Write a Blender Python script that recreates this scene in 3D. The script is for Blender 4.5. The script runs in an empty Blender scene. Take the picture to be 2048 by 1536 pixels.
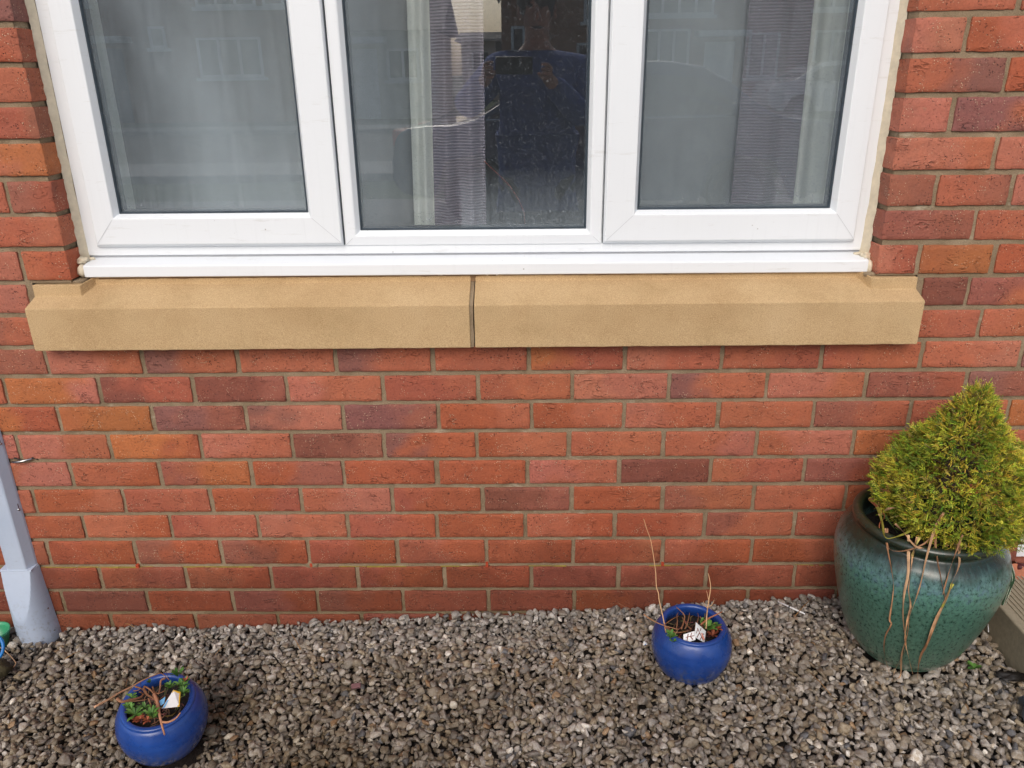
import bpy, bmesh, math, random
import numpy as np
from mathutils import Vector, Matrix, noise as mnoise

random.seed(7)
rng = np.random.default_rng(7)
SC = bpy.context.scene
COL = SC.collection
ZS = 0.80                      # height of the bed joint under the stone sill; gravel lies near z = 0
rad = math.radians

# ------------------------------------------------------------------ camera, sky, sun, exposure
CM = np.array([[0.99983027, 0.00705682, 0.01701888],
               [0.01318701, 0.37098895, -0.92854365],
               [-0.01286638, 0.92861047, 0.37083292]])
CP = np.array([1.12040295, -1.71530196, 0.58315423 + ZS])
FPX = 1579.64
cam_d = bpy.data.cameras.new("camera")
cam_d.sensor_width = 36.0
cam_d.lens = FPX / 2048 * 36.0
cam_d.clip_start = 0.01
cam_d.clip_end = 1000
cam = bpy.data.objects.new("camera", cam_d)
COL.objects.link(cam)
m4 = Matrix([[*CM[0], CP[0]], [*CM[1], CP[1]], [*CM[2], CP[2]], [0, 0, 0, 1]])
cam.matrix_world = m4
SC.camera = cam

world = bpy.data.worlds.new("World")
SC.world = world
world.use_nodes = True
wn = world.node_tree
for n in list(wn.nodes):
    wn.nodes.remove(n)
sky = wn.nodes.new("ShaderNodeTexSky")
sky.sky_type = 'NISHITA'
sky.sun_disc = False
sky.sun_elevation = rad(39)
sky.sun_rotation = rad(190)
sky.air_density = 1.0
sky.dust_density = 4.0
sky.ozone_density = 1.0
hs = wn.nodes.new("ShaderNodeHueSaturation")
hs.inputs['Saturation'].default_value = 0.74
bg = wn.nodes.new("ShaderNodeBackground")
bg.inputs['Strength'].default_value = 0.15
wo = wn.nodes.new("ShaderNodeOutputWorld")
wn.links.new(sky.outputs[0], hs.inputs['Color'])
wn.links.new(hs.outputs[0], bg.inputs['Color'])
wn.links.new(bg.outputs[0], wo.inputs['Surface'])

sun_d = bpy.data.lights.new("sun", 'SUN')
sun_d.energy = 0.8
sun_d.angle = rad(40)
sun_d.color = (1.0, 0.97, 0.93)
sun = bpy.data.objects.new("sun", sun_d)
COL.objects.link(sun)
# the light comes from behind the camera, slightly from the left, high up
sd = Vector((-0.15, -0.76, 0.63)).normalized()
sun.rotation_euler = sd.to_track_quat('Z', 'Y').to_euler()
sun.location = (-2, -8, 9)

SC.view_settings.view_transform = 'Standard'
SC.view_settings.look = 'None'
SC.view_settings.exposure = 0.13
SC.view_settings.gamma = 1
SC.render.engine = 'CYCLES'
SC.cycles.transparent_max_bounces = 16
SC.cycles.max_bounces = 8


def at(u, v, axis, val):
    """point of the place seen at photo pixel (u, v) on the plane axis = val"""
    d = CM @ np.array([(u - 1024) / FPX, -(v - 768) / FPX, -1.0])
    t = (val - CP[axis]) / d[axis]
    return Vector(CP + t * d)


# ------------------------------------------------------------------ materials
MATS = {}


class NB:
    def __init__(s, name):
        s.m = bpy.data.materials.new(name)
        s.m.use_nodes = True
        s.t = s.m.node_tree
        for n in list(s.t.nodes):
            s.t.nodes.remove(n)
        s.out = s.t.nodes.new("ShaderNodeOutputMaterial")

    def n(s, typ, **kw):
        x = s.t.nodes.new("ShaderNode" + typ)
        for k, v in kw.items():
            setattr(x, k, v)
        return x

    def l(s, a, b):
        s.t.links.new(a, b)

    def coord(s, scale=(1, 1, 1), kind='Object', loc=(0, 0, 0)):
        tc = s.n("TexCoord")
        mp = s.n("Mapping")
        mp.inputs['Scale'].default_value = scale
        mp.inputs['Location'].default_value = loc
        s.l(tc.outputs[kind], mp.inputs['Vector'])
        return mp.outputs[0]

    def noise(s, vec, scale, detail=4, rough=0.55, dist=0.0):
        x = s.n("TexNoise")
        x.inputs['Scale'].default_value = scale
        x.inputs['Detail'].default_value = detail
        x.inputs['Roughness'].default_value = rough
        x.inputs['Distortion'].default_value = dist
        if vec is not None:
            s.l(vec, x.inputs['Vector'])
        return x.outputs['Fac']

    def voro(s, vec, scale, feature='F1', out='Distance'):
        x = s.n("TexVoronoi", feature=feature)
        x.inputs['Scale'].default_value = scale
        if vec is not None:
            s.l(vec, x.inputs['Vector'])
        return x.outputs[out]

    def ramp(s, fac, stops, interp='LINEAR'):
        x = s.n("ValToRGB")
        x.color_ramp.interpolation = interp
        e = x.color_ramp.elements
        while len(e) > 1:
            e.remove(e[-1])
        for i, (p, c) in enumerate(stops):
            if not hasattr(c, '__len__'):
                c = (c, c, c)
            if i == 0:
                e[0].position = p
                e[0].color = (*c, 1)
            else:
                q = e.new(p)
                q.color = (*c, 1)
        s.l(fac, x.inputs['Fac'])
        return x.outputs['Color']

    def mix(s, fac, a, b, blend='MIX'):
        x = s.n("Mix", data_type='RGBA', blend_type=blend)
        for sock, v in ((x.inputs[0], fac), (x.inputs[6], a), (x.inputs[7], b)):
            if hasattr(v, 'is_linked') or hasattr(v, 'links'):
                s.l(v, sock)
            elif hasattr(v, '__len__'):
                sock.default_value = (*v[:3], 1)
            else:
                sock.default_value = v
        return x.outputs[2]

    def math(s, op, a, b=0.0, clamp=False):
        x = s.n("Math", operation=op, use_clamp=clamp)
        for sock, v in ((x.inputs[0], a), (x.inputs[1], b)):
            if hasattr(v, 'links'):
                s.l(v, sock)
            else:
                sock.default_value = v
        return x.outputs[0]

    def attr(s, name, out='Color'):
        x = s.n("Attribute", attribute_name=name)
        return x.outputs[out]

    def bump(s, h, strength=0.5, dist=0.002, normal=None):
        x = s.n("Bump")
        x.inputs['Strength'].default_value = strength
        x.inputs['Distance'].default_value = dist
        s.l(h, x.inputs['Height'])
        if normal is not None:
            s.l(normal, x.inputs['Normal'])
        return x.outputs[0]

    def bsdf(s, color, rough=0.6, normal=None, **kw):
        x = s.n("BsdfPrincipled")
        for k, v in (('Base Color', color), ('Roughness', rough)):
            sock = x.inputs[k]
            if hasattr(v, 'links'):
                s.l(v, sock)
            elif hasattr(v, '__len__'):
                sock.default_value = (*v[:3], 1)
            else:
                sock.default_value = v
        if normal is not None:
            s.l(normal, x.inputs['Normal'])
        for k, v in kw.items():
            k = k.replace('_', ' ')
            if hasattr(v, 'links'):
                s.l(v, x.inputs[k])
            elif hasattr(v, '__len__'):
                x.inputs[k].default_value = (*v[:3], 1)
            else:
                x.inputs[k].default_value = v
        s.l(x.outputs[0], s.out.inputs['Surface'])
        return x


def srgb(r, g, b):
    f = lambda c: (c / 255 / 12.92) if c / 255 <= 0.04045 else ((c / 255 + 0.055) / 1.055) ** 2.4
    return (f(r), f(g), f(b))


def mat_brick():
    b = NB("brick")
    v = b.coord()
    vs = b.coord((1, 1, 2.6))
    col = b.attr("col")
    n1 = b.noise(v, 30, 5, 0.65)
    c = b.mix(b.ramp(n1, [(0.35, 0.0), (0.68, 0.6)]), col, b.mix(1.0, col, (1.25, 1.2, 1.12), 'MULTIPLY'))
    c = b.mix(b.ramp(b.noise(b.coord(loc=(5, 5, 5)), 16, 4, 0.6), [(0.35, 0.35), (0.55, 0.0)]), c, b.mix(1.0, c, (0.82, 0.78, 0.80), 'MULTIPLY'))
    n2 = b.noise(v, 210, 4, 0.8)
    c = b.mix(b.ramp(n2, [(0.36, 0.42), (0.54, 0.0)]), c, b.mix(1.0, c, (0.55, 0.48, 0.48), 'MULTIPLY'))
    c = b.mix(b.ramp(n2, [(0.58, 0.0), (0.70, 0.35)]), c, b.mix(1.0, c, (1.5, 1.45, 1.35), 'MULTIPLY'))
    # creases dragged into the clay face: contour lines of a stretched noise
    ns = b.noise(vs, 24, 1.5, 0.5, 0.6)
    cr1 = b.math('ABSOLUTE', b.math('SUBTRACT', ns, 0.5))
    ns2 = b.noise(b.coord((1, 1, 2.2), loc=(9, 2, 4)), 38, 1.5, 0.5, 0.7)
    cr2 = b.math('ABSOLUTE', b.math('SUBTRACT', ns2, 0.53))
    msk = b.ramp(b.noise(v, 19, 2), [(0.57, 0.0), (0.68, 1.0)])
    msk2 = b.ramp(b.noise(b.coord(loc=(2, 8, 1)), 24, 2), [(0.59, 0.0), (0.68, 1.0)])
    crease = b.math('MAXIMUM', b.math('MULTIPLY', b.ramp(cr1, [(0.0, 1.0), (0.018, 0.0)]), msk), b.math('MULTIPLY', b.ramp(cr2, [(0.0, 1.0), (0.02, 0.0)]), msk2))
    c = b.mix(b.math('MULTIPLY', crease, 0.38), c, b.mix(1.0, c, (0.40, 0.32, 0.32), 'MULTIPLY'))
    fold = b.math('MULTIPLY', b.ramp(cr1, [(0.018, 1.0), (0.09, 0.0)]), msk)
    # black iron specks
    vd = b.voro(v, 170)
    sel = b.ramp(b.noise(v, 24, 2), [(0.42, 0.0), (0.62, 1.0)])
    pit = b.math('MULTIPLY', b.ramp(vd, [(0.15, 1.0), (0.27, 0.0)]), sel)
    c = b.mix(b.math('MULTIPLY', pit, 0.85), c, (0.035, 0.02, 0.02))
    # pale grit
    vd2 = b.voro(b.coord(loc=(3.1, 1.7, 5.3)), 190)
    sel2 = b.ramp(b.noise(b.coord(loc=(7, 3, 1)), 28, 2), [(0.50, 0.0), (0.64, 1.0)])
    grit = b.math('MULTIPLY', b.ramp(vd2, [(0.17, 1.0), (0.27, 0.0)]), sel2)
    c = b.mix(b.math('MULTIPLY', grit, 0.7), c, (0.75, 0.56, 0.38))
    # lime and mortar smears
    sme = b.ramp(b.noise(b.coord((1, 1, 1.5), loc=(6, 6, 6)), 22, 5, 0.7), [(0.66, 0.0), (0.76, 0.55)])
    c = b.mix(sme, c, srgb(150, 128, 104))
    # earth splashed up by rain, low on the wall
    sx = b.n("SeparateXYZ")
    b.l(v, sx.inputs[0])
    low = b.ramp(b.math('SUBTRACT', sx.outputs['Z'], b.math('MULTIPLY', b.noise(v, 7, 5, 0.6), 0.30)), [(-0.07, 0.9), (0.13, 0.0)])
    c = b.mix(low, c, b.mix(1.0, c, (0.50, 0.47, 0.45), 'MULTIPLY'))
    h = b.math('ADD', b.math('MULTIPLY', n2, 0.55), b.math('MULTIPLY', n1, 1.0))
    h = b.math('SUBTRACT', h, b.math('MULTIPLY', crease, 0.95))
    h = b.math('ADD', h, b.math('MULTIPLY', fold, 0.6))
    h = b.math('SUBTRACT', h, b.math('MULTIPLY', pit, 0.7))
    h = b.math('ADD', h, b.math('MULTIPLY', grit, 0.5))
    r = b.ramp(n1, [(0.3, 0.58), (0.7, 0.9)])
    b.bsdf(c, r, b.bump(h, 0.9, 0.0028), Specular_IOR_Level=0.35)
    return b.m


def mat_mortar():
    b = NB("mortar")
    v = b.coord()
    n = b.noise(v, 14, 4, 0.6)
    n2 = b.noise(v, 420, 4, 0.8)
    c = b.ramp(n, [(0.3, srgb(134, 117, 94)), (0.55, srgb(154, 136, 112)), (0.75, srgb(168, 151, 127))])
    c = b.mix(b.ramp(n2, [(0.35, 0.7), (0.6, 0.0)]), c, b.mix(1.0, c, (0.55, 0.52, 0.48), 'MULTIPLY'))
    lc = b.ramp(b.noise(b.coord((1, 1, 3), loc=(4, 4, 4)), 9, 5, 0.7), [(0.6, 0.0), (0.72, 0.8)])
    c = b.mix(lc, c, srgb(186, 176, 156))
    sx = b.n("SeparateXYZ")
    b.l(v, sx.inputs[0])
    # green-black algae low down, above the gravel
    low = b.ramp(b.math('ADD', sx.outputs['Z'], b.math('MULTIPLY', b.noise(v, 9, 4), 0.25)), [(0.16, 0.75), (0.30, 0.0)])
    c = b.mix(low, c, b.mix(1.0, c, (0.6, 0.58, 0.5), 'MULTIPLY'))
    h = b.math('ADD', b.math('MULTIPLY', b.noise(v, 90, 4, 0.7), 1.0), b.math('MULTIPLY', n2, 0.5))
    b.bsdf(c, 0.95, b.bump(h, 0.9, 0.003), Specular_IOR_Level=0.2)
    return b.m


def mat_stone():
    b = NB("cast_stone")
    v = b.coord()
    n = b.noise(v, 5, 4, 0.6)
    f = b.noise(v, 420, 3, 0.9)
    f2 = b.noise(v, 190, 3, 0.7)
    c = b.ramp(n, [(0.3, srgb(182, 152, 112)), (0.5, srgb(193, 164, 124)), (0.72, srgb(199, 171, 132))])
    c = b.mix(b.ramp(f, [(0.38, 0.75), (0.5, 0.0)]), c, b.mix(1.0, c, (0.66, 0.60, 0.52), 'MULTIPLY'))
    c = b.mix(b.ramp(f, [(0.56, 0.0), (0.66, 0.5)]), c, srgb(226, 199, 156))
    st = b.ramp(b.noise(b.coord((1, 1, 1.6), loc=(2, 9, 4)), 7, 6, 0.7), [(0.50, 0.0), (0.7, 0.32)])
    c = b.mix(st, c, b.mix(1.0, c, (0.74, 0.76, 0.70), 'MULTIPLY'))
    drip = b.ramp(b.noise(b.coord((26, 3, 1.6), loc=(1, 4, 2)), 1.6, 5, 0.7), [(0.58, 0.0), (0.74, 0.16)])
    c = b.mix(drip, c, b.mix(1.0, c, (0.70, 0.68, 0.62), 'MULTIPLY'))
    h = b.math('ADD', f, b.math('MULTIPLY', f2, 0.7))
    b.bsdf(c, 0.9, b.bump(h, 0.6, 0.0014), Specular_IOR_Level=0.25)
    return b.m


def mat_upvc(name="white_upvc", col=(0.775, 0.805, 0.835)):
    b = NB(name)
    v = b.coord()
    n = b.noise(v, 3, 3)
    sp = b.voro(b.coord(loc=(1.3, 2.2, 0.4)), 42)
    ss = b.ramp(b.noise(v, 5, 2), [(0.56, 0.0), (0.64, 1.0)])
    speck = b.math('MULTIPLY', b.ramp(sp, [(0.06, 1.0), (0.08, 0.0)]), ss)
    c = b.mix(b.ramp(n, [(0.35, 0.0), (0.75, 0.5)]), col, tuple(x * 0.93 for x in col))
    c = b.mix(b.math('MULTIPLY', speck, 0.6), c, (0.2, 0.18, 0.15))
    streak = b.ramp(b.noise(b.coord((30, 1, 1.2)), 3.0, 4, 0.7), [(0.55, 0.0), (0.8, 0.35)])
    c = b.mix(streak, c, tuple(x * 0.86 for x in col))
    gr = b.ramp(b.noise(b.coord((1, 1, 7), loc=(3, 1, 2)), 9, 6, 0.75), [(0.60, 0.0), (0.74, 0.30)])
    c = b.mix(gr, c, (0.42, 0.40, 0.34))
    b.bsdf(c, b.ramp(n, [(0.3, 0.28), (0.8, 0.42)]), Specular_IOR_Level=0.5)
    return b.m


def mat_plain(name, col, rough=0.6, nscale=40, namp=0.25, bump=0.2, bd=0.001, **kw):
    b = NB(name)
    v = b.coord()
    n = b.noise(v, nscale, 4, 0.65)
    c = b.mix(b.ramp(n, [(0.3, 0.0), (0.72, 1.0)]), tuple(x * (1 - namp) for x in col), tuple(min(1, x * (1 + namp)) for x in col))
    nm = b.bump(n, bump, bd) if bump else None
    b.bsdf(c, rough, nm, **kw)
    return b.m


def mat_duct():
    b = NB("pale_blue_grey_plastic")
    v = b.coord()
    sx = b.n("SeparateXYZ")
    b.l(v, sx.inputs[0])
    c = b.ramp(b.noise(v, 6, 4), [(0.3, srgb(170, 183, 203)), (0.7, srgb(184, 195, 212))])
    mud = b.math('MULTIPLY', b.ramp(sx.outputs['Z'], [(0.02, 1.0), (0.14, 0.12)]), b.ramp(b.noise(v, 85, 6, 0.75), [(0.53, 0.0), (0.66, 0.55)]))
    c = b.mix(mud, c, srgb(118, 108, 92))
    sc = b.ramp(b.noise(b.coord((1, 1, 6), loc=(3, 3, 3)), 24, 5, 0.7), [(0.62, 0.0), (0.70, 0.35)])
    c = b.mix(sc, c, srgb(140, 148, 160))
    b.bsdf(c, 0.42)
    return b.m


def mat_glass(name, fog_lo, fog_hi, seed, tracks=False, tint=(0.975, 0.98, 0.98)):
    """window glass: clear, mirror-like at the surface, with condensation film in patches"""
    b = NB(name)
    lw = b.n("LayerWeight")
    lw.inputs['Blend'].default_value = 0.5
    f5 = b.math('POWER', lw.outputs['Facing'], 5.0)
    fr = b.math('ADD', b.math('MULTIPLY', f5, 0.92), 0.055)
    tr = b.n("BsdfTransparent")
    tr.inputs[0].default_value = (*tint, 1)
    gl = b.n("BsdfGlossy")
    gl.inputs['Roughness'].default_value = 0.0
    gl.inputs['Color'].default_value = (1, 1, 1, 1)
    m1 = b.n("MixShader")
    b.l(fr, m1.inputs[0])
    b.l(tr.outputs[0], m1.inputs[1])
    b.l(gl.outputs[0], m1.inputs[2])
    last = m1.outputs[0]
    if fog_hi > 0:
        v = b.coord((1, 1, 0.5), loc=(seed, seed * 0.7, seed * 1.3))
        big = b.noise(v, 3.0, 4, 0.55)
        fac = b.ramp(big, [(0.32, fog_lo), (0.68, fog_hi)])
        st = b.ramp(b.noise(b.coord((60, 1, 1.1), loc=(seed, 0, 0)), 1.6, 3, 0.6), [(0.5, 1.0), (0.75, 0.72)])
        fac = b.math('MULTIPLY', fac, st)
        gr = b.ramp(b.noise(b.coord(loc=(seed, 2, 2)), 330, 2, 0.6), [(0.3, 0.75), (0.7, 1.25)])
        fac = b.math('MULTIPLY', fac, gr)
        if tracks:
            a = b.attr("fog", 'Fac')
            fac = b.math('MULTIPLY', fac, a)
        df = b.n("BsdfDiffuse")
        df.inputs[0].default_value = (0.64, 0.74, 0.81, 1)
        tl = b.n("BsdfTranslucent")
        tl.inputs[0].default_value = (0.64, 0.74, 0.81, 1)
        md = b.n("MixShader")
        md.inputs[0].default_value = 0.3
        b.l(df.outputs[0], md.inputs[1])
        b.l(tl.outputs[0], md.inputs[2])
        m2 = b.n("MixShader")
        b.l(fac, m2.inputs[0])
        b.l(last, m2.inputs[1])
        b.l(md.outputs[0], m2.inputs[2])
        last = m2.outputs[0]
    b.l(last, b.out.inputs['Surface'])
    return b.m


def mat_drop():
    b = NB("water_drop")
    tr = b.n("BsdfTransparent")
    tr.inputs[0].default_value = (0.92, 0.94, 0.95, 1)
    gl = b.n("BsdfGlossy")
    gl.inputs['Roughness'].default_value = 0.12
    df = b.n("BsdfDiffuse")
    df.inputs[0].default_value = (0.62, 0.68, 0.74, 1)
    a = b.n("MixShader")
    a.inputs[0].default_value = 0.04
    b.l(tr.outputs[0], a.inputs[1])
    b.l(gl.outputs[0], a.inputs[2])
    c = b.n("MixShader")
    c.inputs[0].default_value = 0.15
    b.l(a.outputs[0], c.inputs[1])
    b.l(df.outputs[0], c.inputs[2])
    b.l(c.outputs[0], b.out.inputs['Surface'])
    return b.m


def mat_pebble():
    b = NB("limestone_chippings")
    col = b.attr("col")
    v = b.coord()
    n = b.noise(v, 130, 5, 0.7, 0.6)
    n3 = b.noise(v, 420, 3, 0.8)
    c = b.mix(b.ramp(n, [(0.36, 0.85), (0.58, 0.0)]), col, b.mix(1.0, col, (0.60, 0.50, 0.38), 'MULTIPLY'))
    c = b.mix(b.ramp(n, [(0.58, 0.0), (0.75, 0.55)]), c, b.mix(1.0, c, (1.4, 1.4, 1.42), 'MULTIPLY'))
    c = b.mix(b.ramp(n3, [(0.35, 0.4), (0.55, 0.0)]), c, b.mix(1.0, c, (0.55, 0.5, 0.45), 'MULTIPLY'))
    h = b.math('ADD', n, b.math('MULTIPLY', n3, 0.4))
    b.bsdf(c, b.ramp(n, [(0.35, 0.45), (0.7, 0.8)]), b.bump(h, 0.6, 0.002), Specular_IOR_Level=0.45)
    return b.m


def mat_vcol(name, rough=0.6, spec=0.4, sub=0.0, nscale=120, namp=0.3, **kw):
    b = NB(name)
    col = b.attr("col")
    n = b.noise(b.coord(), nscale, 3, 0.6)
    c = b.mix(b.ramp(n, [(0.3, namp), (0.65, 0.0)]), col, b.mix(1.0, col, (0.6, 0.6, 0.55), 'MULTIPLY'))
    b.bsdf(c, rough, None, Specular_IOR_Level=spec, **kw)
    return b.m


def mat_green_glaze():
    b = NB("reactive_green_glaze")
    v = b.coord()
    sx = b.n("SeparateXYZ")
    b.l(v, sx.inputs[0])
    # angle round the pot so the runs are vertical
    ang = b.math('ARCTAN2', sx.outputs['Y'], sx.outputs['X'])
    cm = b.n("CombineXYZ")
    b.l(b.math('MULTIPLY', ang, 0.17), cm.inputs[0])
    b.l(b.math('MULTIPLY', sx.outputs['Z'], 0.28), cm.inputs[2])
    runs = b.noise(cm.outputs[0], 75, 5, 0.7)
    cm2 = b.n("CombineXYZ")
    b.l(b.math('MULTIPLY', ang, 0.17), cm2.inputs[0])
    b.l(b.math('MULTIPLY', sx.outputs['Z'], 0.8), cm2.inputs[2])
    fine = b.noise(cm2.outputs[0], 135, 4, 0.75)
    blot = b.noise(v, 11, 4, 0.6)
    zz = b.math('ADD', sx.outputs['Z'], b.math('MULTIPLY', b.math('SUBTRACT', runs, 0.5), 0.07))
    zz = b.math('ADD', zz, b.math('MULTIPLY', b.math('SUBTRACT', blot, 0.5), 0.05))
    base = b.ramp(b.math('DIVIDE', zz, 0.36), [
        (0.0, srgb(94, 126, 108)), (0.25, srgb(74, 108, 92)), (0.55, srgb(68, 108, 93)), (0.70, srgb(82, 126, 112)),
        (0.77, srgb(88, 124, 122)), (0.835, srgb(52, 76, 72)), (0.875, srgb(26, 38, 30)), (0.94, srgb(32, 38, 24)), (1.0, srgb(44, 46, 30))])
    c = b.mix(b.ramp(fine, [(0.40, 0.70), (0.52, 0.0)]), base, srgb(28, 56, 48))
    c = b.mix(b.ramp(fine, [(0.56, 0.0), (0.68, 0.55)]), c, b.mix(1.0, base, (2.0, 1.8, 1.75), 'MULTIPLY'))
    blue = b.math('MULTIPLY', b.ramp(b.math('DIVIDE', zz, 0.36), [(0.6, 0.0), (0.74, 1.0), (0.84, 0.0)]),
                  b.ramp(b.noise(cm2.outputs[0], 90, 4), [(0.5, 0.0), (0.66, 0.55)]))
    c = b.mix(blue, c, srgb(88, 108, 134))
    b.bsdf(c, b.ramp(fine, [(0.3, 0.22), (0.7, 0.42)]), b.bump(b.math('ADD', fine, b.math('MULTIPLY', blot, 2.0)), 0.12, 0.0015),
           Specular_IOR_Level=0.55, Coat_Weight=0.35, Coat_Roughness=0.16)
    return b.m


def mat_blue_glaze():
    b = NB("blue_glaze")
    v = b.coord()
    n = b.noise(v, 14, 4, 0.6)
    f = b.noise(v, 300, 3, 0.7)
    c = b.ramp(n, [(0.3, srgb(24, 58, 126)), (0.55, srgb(28, 68, 142)), (0.75, srgb(36, 78, 156))])
    c = b.mix(b.ramp(f, [(0.66, 0.0), (0.74, 0.5)]), c, srgb(90, 120, 175))
    sx = b.n("SeparateXYZ")
    b.l(v, sx.inputs[0])
    dirt = b.math('MULTIPLY', b.ramp(sx.outputs['Z'], [(0.02, 1.0), (0.085, 0.05)]), b.ramp(b.noise(v, 70, 5, 0.75), [(0.48, 0.0), (0.6, 0.8)]))
    c = b.mix(dirt, c, srgb(96, 92, 72))
    b.bsdf(c, b.ramp(b.noise(v, 30, 4), [(0.3, 0.2), (0.7, 0.4)]), b.bump(b.noise(v, 25, 3), 0.15, 0.002), Specular_IOR_Level=0.5, Coat_Weight=0.3, Coat_Roughness=0.15)
    return b.m


def mat_ribbed(name, col, freq, tilt=0.0):
    """loosely woven curtain with horizontal slubs"""
    b = NB(name)
    v = b.coord((1, 1, 1))
    w = b.n("TexWave", wave_type='BANDS', bands_direction='Z')
    w.inputs['Scale'].default_value = freq
    w.inputs['Distortion'].default_value = 2.2
    w.inputs['Detail'].default_value = 3
    w.inputs['Detail Scale'].default_value = 0.35
    b.l(v, w.inputs['Vector'])
    th = b.noise(b.coord((1, 1, 12)), 60, 4, 0.7)
    f = b.math('ADD', b.math('MULTIPLY', w.outputs['Fac'], 0.7), b.math('MULTIPLY', th, 0.5))
    c = b.ramp(f, [(0.2, tuple(x * 0.6 for x in col)), (0.6, col), (0.95, tuple(min(1, x * 1.45) for x in col))])
    b.bsdf(c, 0.95, b.bump(f, 0.6, 0.003), Specular_IOR_Level=0.1)
    return b.m


def mat_brickfar(name, c1, c2, mortar):
    b = NB(name)
    tc = b.n("TexCoord")
    sx = b.n("SeparateXYZ")
    b.l(tc.outputs['Object'], sx.inputs[0])
    cm = b.n("CombineXYZ")
    b.l(b.math('ADD', sx.outputs['X'], sx.outputs['Y']), cm.inputs[0])
    b.l(sx.outputs['Z'], cm.inputs[1])
    br = b.n("TexBrick")
    br.inputs['Color1'].default_value = (*c1, 1)
    br.inputs['Color2'].default_value = (*c2, 1)
    br.inputs['Mortar'].default_value = (*mortar, 1)
    br.inputs['Scale'].default_value = 1.0
    br.inputs['Mortar Size'].default_value = 0.006
    br.inputs['Brick Width'].default_value = 0.225
    br.inputs['Row Height'].default_value = 0.075
    b.l(cm.outputs[0], br.inputs['Vector'])
    b.bsdf(br.outputs['Color'], 0.9)
    return b.m


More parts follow.
